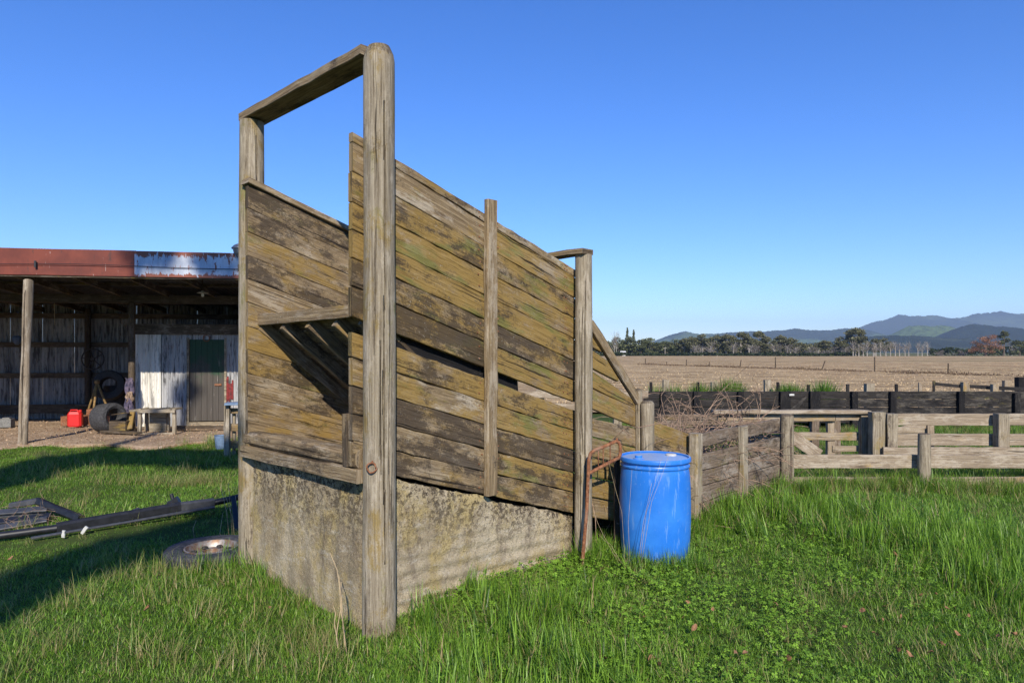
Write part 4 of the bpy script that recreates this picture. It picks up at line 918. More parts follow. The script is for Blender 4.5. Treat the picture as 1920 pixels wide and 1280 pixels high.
m = MB(); a, b = P(192, 803, 14.25), P(262, 806, 13.95); a.z = b.z = .10; plank(m, a, b, Vector((0, 1, 0)), .14, .04, (.35, .4, .5, 1)); props(m.build('board', M['inwood']), 'long flat board lying on the dirt in front of the tractor tyre', 'board')
m = MB(); a, b = G(330, 811), G(430, 811); a.z = b.z = .12; plank(m, a, b, Z3, .06, .10, (.5, .1, .4, 1)); props(m.build('timber', M['inwood']), 'dark timber baulk lying below the green door', 'timber')
def rag(mm, c, wd, ht, tt=(0, 0, 0, 1)):
    nx_, nz2 = 10, 14; vs = []
    for j in range(nz2 + 1):
        for i in range(nx_ + 1):
            f, h = i / nx_ - .5, j / nz2; vs.append(Vector((c.x + f * wd * (1 - .25 * h) + .02 * math.sin(h * 7 + i), c.y - .06 * math.cos(f * 2.5) - .03 * math.sin(f * 19 + h * 3), c.z - h * ht + .04 * math.sin(f * 9))))
    n1 = nx_ + 1; mm.add(vs, [(j * n1 + i, j * n1 + i + 1, (j + 1) * n1 + i + 1, (j + 1) * n1 + i) for j in range(nz2) for i in range(nx_)], None, tt)
    mo = len(vs)
q = spt(244, 711, 2.5)
m = MB(); rag(m, q, .20, .40); o = m.build('hanging_rag', M['cloth'], None, True); o.modifiers.new('thickness', 'SOLIDIFY').thickness = .012; props(o, 'purple checked rag hanging on the inner shed post', 'rag')
m = MB(); rag(m, q + Vector((.03, -.05, -.30)), .17, .16); o = m.build('hanging_rag', M['cloth2'], None, True); o.modifiers.new('thickness', 'SOLIDIFY').thickness = .012; props(o, 'tan rag tied round the middle of the inner shed post', 'rag')
m = MB(); rag(m, q + Vector((.0, -.03, -.42)), .19, .34); o = m.build('hanging_rag', M['cloth'], None, True); o.modifiers.new('thickness', 'SOLIDIFY').thickness = .012; props(o, 'dark purple rag hanging lowest on the inner shed post', 'rag')
m = MB(); q = spt(32, 636, 4.6); lathe(m, q, [(0, .09), (.07, .085), (.10, .05), (.10, -.05), (.06, -.10), (.03, -.13), (0, -.13)], 18); props(m.build('blue_pot', simple('dull_blue_enamel', (.06, .10, .17), .5), None, True, 40), 'dull blue pot hanging at the back of the shed near the front post', 'pot')
m = MB(); q = spt(102, 568, 2.7); tube(m, [q, q - Z3 * .25, q - Z3 * .5 + SHD * .01], .006, 5); props(m.build('hanging_wire', M['straw']), 'thin pale cord hanging from the shed beam', 'cord')
# pen corner by the shed
f = thing('slat_pen', 'grey slatted wooden pen end with a blue capped corner post behind the far ramp post', 'fence', (PX(440, 11.6), 11.6, 0))
m = MB(); vpost(m, 421, 431, 760, 11.5, (.1, .1, .9, 1), sq=True); m.build('post', M['post'], f, True, 28)
for y0, y1 in ((765, 775), (794, 808), (826, 840)):
    m = MB(); hrail(m, 431, 560, y0, y1, 11.6, (.25, .5, .5, 1)); m.build('slat', M['wood'], f)
m = MB(); vpost(m, 436, 442, 765, 11.68, (.3, .4, .5, 1), sq=True); m.build('stile', M['post'], f)
m = MB(); a, b = P(424, 757, 11.5), P(540, 752, 11.7); plank(m, a, b, Vector((0, 1, 0)), .3, .04); m.build('cap_board', M['bluebucket'], f)
q = G(414, 842); t = thing('bucket', 'dull blue bucket half hidden at the foot of the slatted pen', 'bucket', (q.x, q.y, 0))
m = MB(); lathe(m, (q.x, q.y, 0), [(0, .01), (.085, .01), (.11, .25), (.116, .255), (.11, .25), (.085, .03), (0, .03)], 24); m.build('body', M['bluebucket'], t, True, 40)
m = MB(); tube(m, [Vector((q.x + .112 * math.cos(a), q.y - .02, .25 - .09 * math.sin(a))) for a in np.linspace(0, PI, 12)], .004, 5); m.build('handle', M['greysteel'], t)

# ------------------------------------------------------------------ black boom and frame in the grass
t = thing('steel_boom', 'long black steel boom with white clips lying on the lawn', 'steel boom', tuple(P(250, 968, 7)))
A, B, E = P(106, 990, 6.45), P(338, 950, 7.1), P(401, 942, 7.3)
m = MB(); plank(m, A, B, Z3, .10, .09, seg=8, bev=.02, wob=.001); m.build('main_beam', M['black'], t, True, 40)
m = MB(); plank(m, B, E, Z3, .094, .085, seg=2, bev=.015, wob=.001); m.build('sleeve', M['darksteel'], t, True, 40)
m = MB(); tube(m, [E, P(500, 920, 7.55)], .034, 12); m.build('rod', M['black'], t, True, 40)
m = MB(); tube(m, [P(-40, 1009, 6.15), A + (B - A) * .02], .036, 12); m.build('rod', M['black'], t, True, 40)
m = MB(); plank(m, P(58, 1009, 6.2), P(402, 950, 7.22), Vector((0, 1, .2)), .035, .018, seg=4); m.build('under_channel', M['darksteel'], t)
for px, py, Y in ((122, 1000, 6.28), (158, 993, 6.4)):
    m = MB(); c = P(px, py, Y); plank(m, c - Z3 * .035 - Vector((.02, 0, 0)), c + Z3 * .03 + Vector((.025 if px > 140 else -.01, 0, 0)), Vector((1, 0, 0)), .03, .015, seg=3, bev=.004); m.build('clip', M['whiteclip'], t)
for px, py, Y in ((257, 955, 7.0), (303, 952, 7.1)):
    m = MB(); c = P(px, py, Y); tube(m, [c - Vector((0, .07, 0)), c + Vector((0, .02, 0))], .02, 8); m.build('bolt', M['darksteel'], t, True, 40)
m = MB(); c = P(326, 941, 7.22); plank(m, c - Vector((.05, 0, .03)), c + Vector((.05, 0, .03)), Z3, .08, .05, seg=1, bev=.01); tube(m, [c, c + Vector((-.03, 0, .09))], .02, 8); m.build('bracket', M['black'], t)
m = MB(); a, b = P(437, 930, 6.9), P(448, 1012, 6.55); plank(m, a, b, Vector((1, 0, 0)), .045, .03, seg=3); props(m.build('flat_bar', M['black']), 'black flat bar leaning upright beside the lying tyre', 'bar')
t = thing('bent_channels', 'bent black channel frame lying in the grass at the left edge', 'steel frame', tuple(P(60, 960, 7.2)))
m = MB(); pts = [P(20, 947, 7.2), P(72, 938, 7.25)]; plank(m, pts[0], pts[1], Z3, .062, .08, seg=2, bev=.01); m.build('top_arm', M['darksteel'], t)
m = MB(); plank(m, P(71, 939, 7.25), P(152, 972, 7.0), Vector((0, .3, 1)), .07, .08, seg=3, bev=.012); m.build('bent_arm', M['black'], t)
for a, b, mt in (((-30, 962, 7.0), (90, 953, 7.15), 'darksteel'), ((-30, 980, 6.9), (95, 966, 7.05), 'black'), ((-30, 994, 6.7), (88, 973, 6.95), 'darksteel')):
    m = MB(); plank(m, P(*a), P(*b), Vector((0, 1, .4)), .09, .02, seg=2); plank(m, P(*a) - Z3 * .03, P(*b) - Z3 * .03, Z3, .05, .018, seg=2); m.build('channel', M[mt], t)

TX, TY = PX(397, 5.75), 5.75
t = thing('car_tyre', 'tyre on a rusty chrome rim lying flat beside the far ramp post', 'tyre', (TX, TY, 0))
axt = Vector((.03, -.06, 1)).normalized(); c = Vector((TX, TY, .02))
m = MB(); tyre(m, c, axt, .37, .215, .22, 0); m.build('tread_casing', M['tyre'], t, True, 35)
m = MB(); lathe(m, c, [(.212, .085), (.216, .098), (.204, .10), (.196, .075), (.180, .045), (.12, .035), (.10, .055), (.07, .06), (.065, .03), (.0, .03)], 48, axis=axt); m.build('rim', M['rim'], t, True, 40)
W_, T_ = perp(axt)
for i in range(8):
    a = 2 * PI * i / 8; m = MB(); lathe(m, c + axt * .045 + W_ * (.15 * math.cos(a)) + T_ * (.15 * math.sin(a)), [(.0, .012), (.022, .010), (.028, 0)], 10, axis=axt); m.build('rim_hole', M['machine'], t, True)

# ------------------------------------------------------------------ far trees, hedge
def tree_mesh(kind):
    """returns [(part name, MB, material)] for a tree about 10 m tall standing at the origin"""
    tr, cr = MB(), MB(); pts, ts, tt = [], [], []
    def blob(c, r, n, sz, t0=0.5, tj=.35):
        v = rng.normal(size=(n, 3)); v /= np.linalg.norm(v, axis=1)[:, None]; v *= (rng.random(n) ** .45)[:, None]
        p = v * np.array(r) + np.array(c); pts.append(p); ts.append(sz * (.6 + .8 * rng.random(n)))
        t = np.zeros((n, 4)); t[:, 0] = np.clip(t0 + rng.normal(size=n) * tj, 0, 1); t[:, 3] = 1; tt.append(t)
    up = Vector((0, 0, 1))
    if kind == 'fir':
        tube(tr, [(0, 0, 0), (0, 0, 10)], .2, 6, r1=.03)
        for i in range(13):
            z = 1.5 + i * .66; r = 2.1 * (1 - i / 13.5) + .15; blob((rng.normal() * .1, 0, z), (r, r, .28), 70, .24, .3)
        mats = ('barkd', 'crown_dark')
    elif kind == 'umbrella':
        tube(tr, [(0, 0, 0), (.2, 0, 3.5), (-.1, 0, 6.5), (.3, .1, 9)], .26, 6, r1=.06)
        for i in range(17):
            a = rng.random() * 6.28; r = .8 + 2.8 * rng.random(); z = 4.9 + 4.2 * rng.random() - r * .25
            c = (r * math.cos(a), r * math.sin(a), z); tube(tr, [(0, 0, z - 2.2), (c[0] * .6, c[1] * .6, z - .8), c], .1, 4, r1=.03); blob(c, (1.5, 1.5, .85), 130, .26, .4)
        blob((0, 0, 9.2), (1.5, 1.5, .8), 90, .25, .6)
        for i in range(5): a = rng.random() * 6.28; blob((1.8 * math.cos(a), 1.8 * math.sin(a), 3 + 2 * rng.random()), (1.5, 1.5, 1.2), 80, .24, .25)
        mats = ('bark', 'crown_olive')
    elif kind == 'dense':
        tube(tr, [(0, 0, 0), (0, 0, 6)], .3, 6, r1=.1)
        for i in range(18):
            a = rng.random() * 6.28; z = 1.4 + 7.4 * rng.random(); r = 2.6 * (1 - ((z - 4) / 6.5) ** 2) ** .5 * rng.random() ** .5
            blob((r * math.cos(a), r * math.sin(a), z), (1.35, 1.35, 1.1), 65, .26, .3 + .35 * rng.random())
        mats = ('barkd', 'crown_dark')
    elif kind == 'bare':
        tube(tr, [(0, 0, 0), (.1, 0, 4), (0, 0, 7)], .2, 6, r1=.06)
        for i in range(26):
            a = rng.random() * 6.28; z = 1.5 + 5 * rng.random(); r = 1 + 2.0 * rng.random()
            tube(tr, [(0, 0, z), (r * .5 * math.cos(a), r * .5 * math.sin(a), z + 1.2), (r * math.cos(a), r * math.sin(a), z + 2.8)], .07, 3, r1=.02)
        for i in range(10): a = rng.random() * 6.28; r = 2 * rng.random(); blob((r * math.cos(a), r * math.sin(a), 3 + 5.5 * rng.random()), (1.1, 1.1, 1.2), 55, .11, .55)
        mats = ('bark', 'crown_grey')
    elif kind == 'poplar':
        tube(tr, [(0, 0, 0), (.05, 0, 3), (.0, 0, 9.5)], .26, 6, r1=.05)
        for i in range(24):
            a = rng.random() * 6.28; z = 3.2 + 5 * rng.random(); r = .8 + .9 * rng.random()
            tube(tr, [(0, 0, z), (r * .6 * math.cos(a), r * .6 * math.sin(a), z + .9), (r * math.cos(a), r * math.sin(a), z + 2.4)], .06, 3, r1=.02)
        for i in range(8): blob((rng.normal() * .6, rng.normal() * .6, 4 + 5 * rng.random()), (.9, .9, 1.1), 42, .10, .6)
        mats = ('bark', 'crown_grey')
    elif kind == 'round':
        tube(tr, [(0, 0, 0), (0, 0, 5)], .4, 6, r1=.2)
        for i in range(30):
            a = rng.random() * 6.28; z = 2 + 7 * rng.random(); r = 4.6 * max(.05, 1 - ((z - 4.5) / 5.4) ** 2) ** .5 * rng.random() ** .4
            blob((r * math.cos(a), r * math.sin(a), z), (1.3, 1.3, 1.2), 90, .16, .35 + .4 * rng.random())
        mats = ('barkd', 'crown_rust')
    elif kind == 'pine':
        tube(tr, [(0, 0, 0), (.2, 0, 5), (0, 0, 9.3)], .3, 6, r1=.08)
        for i in range(13):
            a = rng.random() * 6.28; z = 4.2 + 5.2 * rng.random(); r = 2.0 * (1 - abs(z - 6) / 5) * rng.random() ** .4
            blob((r * math.cos(a), r * math.sin(a), z), (1.1, 1.1, .7), 75, .24, .35)
        mats = ('barkd', 'crown_dark')
    elif kind == 'bush':
        tube(tr, [(0, 0, 0), (0, 0, 3)], .2, 5, r1=.1)
        for i in range(14):
            a = rng.random() * 6.28; r = 4.2 * rng.random(); blob((r * math.cos(a), r * math.sin(a), 1.5 + 5.5 * rng.random() * (1 - r / 8)), (1.9, 1.9, 1.6), 60, .22, .5)
        mats = ('barkd', 'crown_grey')
    scatter_faces(cr, np.concatenate(pts), np.concatenate(ts), np.concatenate(tt), aspect=.6)
    return [('trunk', tr, mats[0]), ('crown', cr, mats[1])]
LAB = {'fir': ('pointed dark fir rising above the shelter belt at its left end', 'conifer'), 'umbrella': ('flat-topped olive tree with bare lower trunk in the far shelter belt', 'tree'), 'dense': ('dense dark evergreen tree in the far shelter belt', 'tree'),
       'bare': ('leafless grey tree standing among the far shelter belt evergreens', 'tree'), 'poplar': ('pale-trunked bare poplar in the row at the far field edge', 'poplar'), 'round': ('round rusty-brown tree at the right of the far field edge', 'tree'),
       'pine': ('dark tall pine beside the round rusty-brown tree', 'pine'), 'bush': ('low pale grey leafless bush at the far field edge right of the poplars', 'bush')}
NAME = {'fir': 'fir_tree', 'umbrella': 'olive_tree', 'dense': 'evergreen_tree', 'bare': 'bare_tree', 'poplar': 'poplar_tree', 'round': 'rusty_tree', 'pine': 'pine_tree', 'bush': 'bare_bush'}
GRP = {'fir': 'pointed firs above the shelter belt', 'umbrella': 'flat-topped olive trees of the shelter belt', 'dense': 'dense evergreens of the shelter belt', 'bare': 'leafless trees of the shelter belt', 'poplar': 'bare poplars at the far field edge', 'bush': 'pale bushes right of the poplars'}
protos = {}
def put_tree(kind, px, top, wpx, Y, label=None):
    key = (kind, random.randrange(3)) if kind in ('umbrella', 'dense', 'bare', 'poplar') else (kind, 0)
    hgt = (EYE + (HZ - top) / F * Y) / 10; base = {'fir': 2.2, 'umbrella': 4.2, 'dense': 3.6, 'bare': 3.0, 'poplar': 1.9, 'round': 5.6, 'pine': 2.9, 'bush': 5.2}[kind]
    sx = wpx * (1.3 if kind in ('umbrella', 'dense', 'bare') else 1.0) / F * Y / 2 / base; x = PX(px, Y)
    if key not in protos:
        o = thing(NAME[kind], '', '', (0, 0, 0)); protos[key] = o
        for nm, mb_, mt in tree_mesh(kind): mb_.build(nm, M[mt], o)
    else: o = copy_tree(protos[key])
    o.location = (x, Y, -.1); o.scale = (sx, sx, hgt); o.rotation_euler.z = random.uniform(0, 6.28)
    props(o, label or LAB[kind][0], LAB[kind][1], GRP.get(kind)); return o
for kd, px, top, wd, Y in (
    [('dense', p, t, w_, 330 + random.uniform(-6, 6)) for p, t, w_ in ((1128, 640, 26), (1146, 641, 26), (1160, 629, 24), (1172, 634, 30), (1186, 628, 36), (1202, 635, 28), (1216, 631, 28), (1236, 640, 26), (1251, 637, 30), (1270, 634, 24), (1292, 640, 28))] +
    [('umbrella', p, t, w_, 325 + random.uniform(-6, 6)) for p, t, w_ in ((1283, 633, 26), (1296, 630, 26), (1318, 625, 28), (1345, 627, 30), (1362, 625, 28), (1389, 621, 32), (1405, 630, 24), (1424, 619, 26), (1440, 631, 24), (1464, 627, 28), (1482, 632, 28), (1500, 641, 24), (1546, 637, 26), (1578, 630, 26), (1604, 613, 40), (1640, 634, 26), (1660, 633, 26))] +
    [('bare', p, t, w_, 312 + random.uniform(-5, 5)) for p, t, w_ in ((1152, 612, 16), (1302, 642, 22), (1313, 646, 20), (1335, 649, 18), (1332, 638, 24), (1375, 638, 22), (1410, 640, 26), (1416, 646, 20), (1452, 638, 24), (1476, 641, 22), (1492, 645, 20), (1520, 648, 26), (1535, 650, 24), (1560, 648, 26), (1585, 647, 24), (1897, 640, 20))] +
    [('poplar', p + random.uniform(-1.5, 1.5), random.uniform(638, 645), random.uniform(13, 17), 300) for p in (1600, 1610, 1618, 1627, 1636, 1644, 1652, 1661, 1670, 1679, 1687, 1696, 1705, 1722, 1730, 1739)] +
    [('round', 1848, 626, 62, 290), ('pine', 1882, 619, 30, 292), ('bush', 1765, 652, 26, 300), ('bush', 1800, 652, 26, 302)]):
    put_tree(kd, px, top, wd, Y)
put_tree('fir', 1176, 612, 14, 335, 'tallest pointed dark fir rising above the left end of the shelter belt'); put_tree('fir', 1188, 616, 14, 335, 'slightly shorter fir just right of the tallest fir'); 
put_tree('dense', 1912, 636, 30, 300, 'dark evergreen at the far right edge of the photo'); put_tree('dense', 1860, 650, 22, 296, 'low dark evergreen between the rusty tree and the pine')
def hedge(name, x0, x1, Y, zt, label, mat, dens, x1Y=None):
    a, b = PX(x0, Y), PX(x1, Y); n = int((b - a) * dens); xx = rng.uniform(a, b, n); wave = .75 + .25 * np.sin(xx * .31) * np.sin(xx * .13 + 2)
    pts = np.stack([xx, Y + rng.normal(size=n) * .8, rng.random(n) ** .7 * zt * wave], 1); tt = np.zeros((n, 4)); tt[:, 0] = rng.random(n); tt[:, 3] = 1
    m_ = MB(); scatter_faces(m_, pts, .35 + .2 * rng.random(n), tt, aspect=.6); return props(m_.build(name, mat), label, 'hedge')
hedge('hedge', 700, 1602, 304, 1.75, 'long low dark hedge under the shelter belt at the far field edge', M['hedge'], 28)
hedge('hedge', 1742, 1990, 315, 5.2, 'taller dark hedge behind the round rusty-brown tree', M['hedge'], 34)
n = 24000; xx = rng.uniform(PX(700, 345), PX(1610, 345), n); zt = (5.6 - .6 * (xx > 150)) + 1.6 * np.sin(xx * .17) * np.sin(xx * .41 + 1)
pts = np.stack([xx, 342 + rng.normal(size=n) * 3, rng.random(n) ** .8 * zt], 1); tt = np.zeros((n, 4)); tt[:, 0] = rng.random(n); tt[:, 3] = 1
mb = MB(); scatter_faces(mb, pts, .35 + .35 * rng.random(n), tt, aspect=.6); props(mb.build('undergrowth', M['crown_olive']), 'scrubby undergrowth filling the far shelter belt', 'undergrowth', kind='stuff')
t = thing('hut', 'tiny pale hut below the trees at the left end of the far hedge', 'hut', (PX(1168, 318), 318, 0))
hc = Vector((PX(1168, 318), 318, 0)); m = MB(); boxx(m, hc + Z3 * .8, 2.2, 2, 1.6); m.build('wall', M['whiteiron'], t)
m = MB(); a = [(-1.3, -1.2, 1.6), (1.3, -1.2, 1.6), (1.3, 1.2, 1.6), (-1.3, 1.2, 1.6), (-1.3, 0, 2.3), (1.3, 0, 2.3)]; m.add([hc + Vector(q) for q in a], [(0, 1, 5, 4), (2, 3, 4, 5), (1, 2, 5), (3, 0, 4), (3, 2, 1, 0)]); m.build('roof', M['whiteclip'], t)
for px, top, lab in ((1156, 651, 'thin power pole left of the tiny hut'), (1247, 652, 'thin power pole over the middle of the far hedge'), (1404, 653, 'thin power pole right of the tallest olive trees')):
    t = thing('power_pole', lab, 'pole', (PX(px, 306), 306, 0)); h = EYE + (HZ - top) / F * 306 + .3
    m = MB(); tube(m, [(PX(px, 306), 306, -.2), (PX(px, 306), 306, h)], .13, 6); m.build('pole', M['bark'], t)
    m = MB(); boxx(m, (PX(px, 306), 305.8, h - .4), 1.6, .12, .12); m.build('cross_arm', M['bark'], t)

# ------------------------------------------------------------------ the tree behind the camera whose shade lies on the left of the lawn
def ray(px, py, dist, z=None, Y=None):
    q = G(px, py) if Y is None else P(px, py, Y); return q + TO_SUN * dist
t = thing('shade_tree', 'tall spreading tree behind the viewer that shades the left of the lawn', 'tree', (-5.6, -10.5, 0))
tr, cl = MB(), []
tube(tr, [(-5.6, -10.5, -.3), (-5.4, -10.4, 4), (-5.0, -10.2, 9), (-4.2, -10, 14), (-3.6, -10, 19)], .34, 12, r1=.08)
def along(pl, n):
    pl = [Vector(p) for p in pl]; L = [0]
    for a, b in zip(pl, pl[1:]): L.append(L[-1] + (b - a).length)
    out = []
    for i in range(n):
        s = L[-1] * i / (n - 1)
        for k_ in range(len(pl) - 1):
            if s <= L[k_ + 1] + 1e-6: out.append(pl[k_].lerp(pl[k_ + 1], (s - L[k_]) / (L[k_ + 1] - L[k_]))); break
    return out
low = [ray(x, y, 19.5) for x, y in ((-60, 1150), (0, 1127), (80, 1082), (156, 1055), (281, 1024), (400, 990), (470, 965))]
high = [ray(x, y, 23) for x, y in ((-80, 915), (0, 903), (140, 862), (281, 857), (420, 862))]
for p in along(low, 22): cl.append((p, (.36, .36, .30), 330))
for p in along(high, 18): cl.append((p, (.62, .62, .5), 420))
for x, y in ((275, 500), (310, 494), (390, 500), (425, 505), (340, 725)): cl.append((ray(x, y, 26, Y=13 if y < 600 else 15.4), (.34, .34, .28), 130))
trunk_at = lambda z: Vector((-5.6 + max(0, z - 2) * .105, -10.5 + z * .03, z))
for pl in (low, high):
    c = along(pl, 9); r0 = trunk_at(c[4].z - 1.5); tube(tr, [r0, r0.lerp(c[0], .6) + Vector((0, 0, .1)), c[0]], .09, 7, r1=.04); tube(tr, c, .045, 6, r1=.02); 
pts, tt = [], []
for c, r, n in cl:
    v = rng.normal(size=(n, 3)); v /= np.linalg.norm(v, axis=1)[:, None]; v *= (rng.random(n) ** .5)[:, None]; pts.append(v * np.array(r) + np.array(c))
pts = np.concatenate(pts); tt = np.zeros((len(pts), 4)); tt[:, 0] = rng.random(len(pts)); tt[:, 3] = 1
tr.build('trunk', M['barkd'], t); mb = MB(); scatter_faces(mb, pts, .075 + .04 * rng.random(len(pts)), tt, aspect=.6); mb.build('crown', M['crown_dark'], t)

# ------------------------------------------------------------------ grass
def blade(vs, fs, tt, x, y, ang, L, wd, lean, t0, straw, z0=-.02):
    n = 4; b = len(vs); cx, cy = math.cos(ang), math.sin(ang); sx, sy = -cy, cx
    for i in range(n):
        f = i / n; h = L * (f - .35 * lean * f * f); o = L * lean * (f ** 1.8) * .9; ww = wd * (1 - f * .75) / 2
        vs += [(x + cx * o - sx * ww, y + cy * o - sy * ww, z0 + h), (x + cx * o + sx * ww, y + cy * o + sy * ww, z0 + h)]
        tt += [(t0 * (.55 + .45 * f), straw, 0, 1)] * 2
    f = 1; vs.append((x + cx * L * lean * .9, y + cy * L * lean * .9, z0 + L * (1 - .35 * lean))); tt.append((t0, straw, 0, 1))
    for i in range(n - 1): fs.append((b + 2 * i, b + 2 * i + 1, b + 2 * i + 3, b + 2 * i + 2))
    fs.append((b + 2 * n - 2, b + 2 * n - 1, b + 2 * n))
tufts = bpy.data.collections.new('grass_sources')
def tuft(idx, nb, rad, L0, L1, wd, lean, straw, clover=False, bias=None):
    vs, fs, tt = [], [], []
    main = random.uniform(0, 6.28)
    for i in range(nb):
        r = rad * random.random() ** .6; a = random.uniform(0, 6.28); x, y = r * math.cos(a), r * math.sin(a)
        if clover:
            h = random.uniform(L0, L1); ll = random.uniform(.004, .011); a0 = random.uniform(0, 6.28); t0 = random.uniform(.15, 1)
            tl = Vector((random.gauss(0, .35), random.gauss(0, .35), 1)).normalized()
            for q in range(3):
                aa = a0 + q * 2.09; b = len(vs); c = Vector((x, y, h)); dr = Vector((math.cos(aa), math.sin(aa), 0)); dr = (dr - tl * dr.dot(tl)).normalized(); sd = tl.cross(dr)
                for u_, v_ in ((0, 0), (.7, -.55), (1.35, -.72), (1.75, -.25), (1.6, 0), (1.75, .25), (1.35, .72), (.7, .55)): p = c + dr * (u_ * ll) + sd * (v_ * ll) + tl * (.12 * ll * abs(v_) * 2); vs.append(tuple(p)); tt.append((t0, 0, 0, 1))
                fs.append(tuple(range(b, b + 8)))
        else:
            st = 0
            if random.random() < straw: st = random.uniform(.4, 1)
            ang = main + random.gauss(0, .9) if random.random() < .5 else random.uniform(0, 6.28)
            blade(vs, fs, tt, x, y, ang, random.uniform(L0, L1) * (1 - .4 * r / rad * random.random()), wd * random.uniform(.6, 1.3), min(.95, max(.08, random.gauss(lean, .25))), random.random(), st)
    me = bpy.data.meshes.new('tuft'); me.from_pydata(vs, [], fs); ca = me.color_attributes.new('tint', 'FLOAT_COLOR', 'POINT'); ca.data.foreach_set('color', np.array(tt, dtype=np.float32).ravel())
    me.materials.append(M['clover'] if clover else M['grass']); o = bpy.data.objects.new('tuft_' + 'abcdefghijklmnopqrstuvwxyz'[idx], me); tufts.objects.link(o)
for i in range(5): tuft(i, 58, .11, .035, .105, .0066, .68, .04)          # 0-4 lush
for i in range(5, 9): tuft(i, 56, .11, .025, .075, .0056, .65, .10)       # 5-8 short
for i in range(9, 11): tuft(i, 40, .10, .10, .26, .0042, .6, .75)       # 9-10 dry
for i in range(11, 13): tuft(i, 55, .10, .14, .30, .0072, .45, .06)      # 11-12 tall
for i in range(13, 16): tuft(i, 20, .15, .03, .11, .01, 0, 0, True)     # 13-15 clover
def gn_scatter(name, pts, idx, scl, rot, label=None, kind='stuff'):
    me = bpy.data.meshes.new(name); me.from_pydata(pts.tolist(), [], [])
    for nm, ty, arr, key in (('ti', 'INT', idx, 'value'), ('ts', 'FLOAT', scl, 'value'), ('tr', 'FLOAT_VECTOR', rot, 'vector')):
        at = me.attributes.new(nm, ty, 'POINT'); at.data.foreach_set(key, np.asarray(arr, dtype=np.int32 if ty == 'INT' else np.float32).ravel())
    o = bpy.data.objects.new(name, me); COL.objects.link(o)
    ng = bpy.data.node_groups.new(name, 'GeometryNodeTree'); ng.interface.new_socket('Geometry', in_out='INPUT', socket_type='NodeSocketGeometry'); ng.interface.new_socket('Geometry', in_out='OUTPUT', socket_type='NodeSocketGeometry')
    N = ng.nodes; L = ng.links; gi, go = N.new('NodeGroupInput'), N.new('NodeGroupOutput'); ip = N.new('GeometryNodeInstanceOnPoints'); ci = N.new('GeometryNodeCollectionInfo')
    ci.inputs['Collection'].default_value = tufts; ci.inputs['Separate Children'].default_value = True; ci.inputs['Reset Children'].default_value = True
    def na(nm, ty):
        a = N.new('GeometryNodeInputNamedAttribute'); a.data_type = ty; a.inputs['Name'].default_value = nm; return a.outputs[0]
    L.new(gi.outputs[0], ip.inputs['Points']); L.new(ci.outputs[0], ip.inputs['Instance']); ip.inputs['Pick Instance'].default_value = True
    L.new(na('ti', 'INT'), ip.inputs['Instance Index']); L.new(na('ts', 'FLOAT'), ip.inputs['Scale']); L.new(na('tr', 'FLOAT_VECTOR'), ip.inputs['Rotation']); L.new(ip.outputs[0], go.inputs[0])
    md = o.modifiers.new('scatter', 'NODES'); md.node_group = ng; return props(o, label, name.split('_')[-1], kind=kind)
def sample(n, y0, y1, xl=-.80, xr=.80, pw=1.0):
    y = y0 + (y1 - y0) * rng.random(n) ** pw; x = rng.uniform(xl, xr, n) * (y + .5); return x, y
def vnoise(x, y, s, seed=0):
    r_ = np.random.default_rng(seed); out = np.zeros_like(x)
    for k_ in range(5):
        a = r_.random() * 6.28; f = s * (.6 + 1.2 * r_.random()); out += np.sin((x * math.cos(a) + y * math.sin(a)) * f + r_.random() * 6.28)
    return out / 5
def ok(x, y):
    rx, ry = x - O.x, y - O.y; u = rx * U.x + ry * U.y; v = rx * V.x + ry * V.y
    k_ = ~((u > -.07) & (u < 4.1) & (v > .10) & (v < 1.72))
    k_ &= ~((u ** 2 + v ** 2) < .12 ** 2); k_ &= ((x - BX) ** 2 + (y - BY) ** 2) > .30 ** 2
    k_ &= ((x - TX) ** 2 + (y - TY) ** 2) > .41 ** 2
    sa = (x - S0.x) * SHD.x + (y - S0.y) * SHD.y; sb = (x - S0.x) * SHN.x + (y - S0.y) * SHN.y
    edge = .05 + .3 * np.sin(sa * 1.9) + .2 * np.sin(sa * 4.3) + .25 * np.sin(sa * 11)
    k_ &= ~((x < 0) & (sb > edge))
    return k_
gzv = np.vectorize(gz)
def lawn(n, y0, y1, xl, xr, s0):
    x, y = sample(n, y0, y1, xl, xr, .8); k_ = ok(x, y); x, y = x[k_], y[k_]; n = len(x)
    left = x < (-.35 - .12 * (y - 4)) + rng.normal(size=n) * .35; lush = vnoise(x, y, 1.6, 3); r = rng.random(n)
    idx = np.where(left | (lush + rng.normal(size=n) * .3 < -.25), rng.integers(5, 9, n), rng.integers(0, 5, n))
    idx = np.where((lush + rng.normal(size=n) * .25 > .4) & ~left & (r < .2), rng.integers(11, 13, n), idx)
    idx = np.where(r > .975, 9 + rng.integers(0, 2, n), idx)
    far = (x > 1.5) & (y > 8.3); idx = np.where(far & (r < .35), 9 + rng.integers(0, 2, n), np.where(far & (r < .6), 11, idx))
    bx_ = np.clip((x + 4.3) / 2.6, 0, 1); near = np.abs(y - (6.35 + bx_ * 1.0)) < .45; sc = s0 * (.75 + .5 * rng.random(n)) * (1 + .25 * lush) * np.where(left & near, .6, 1); rot = np.stack([rng.normal(size=n) * .12, rng.normal(size=n) * .12, rng.random(n) * 6.28], 1)
    return np.stack([x, y, gzv(x, y) - .005], 1), idx, sc, rot
sets = [lawn(16500, 2.6, 6.2, -1.0, 1.1, 1.0), lawn(10500, 6.0, 9.5, -1.0, 1.15, 1.12), lawn(5200, 9.3, 13.5, -1.0, -.30, 1.15), lawn(4200, 9.0, 16.2, .04, 1.15, .85)]
gn_scatter('lawn_grass', *[np.concatenate([s[i] for s in sets]) for i in range(4)], 'green lawn grass around the ramp')
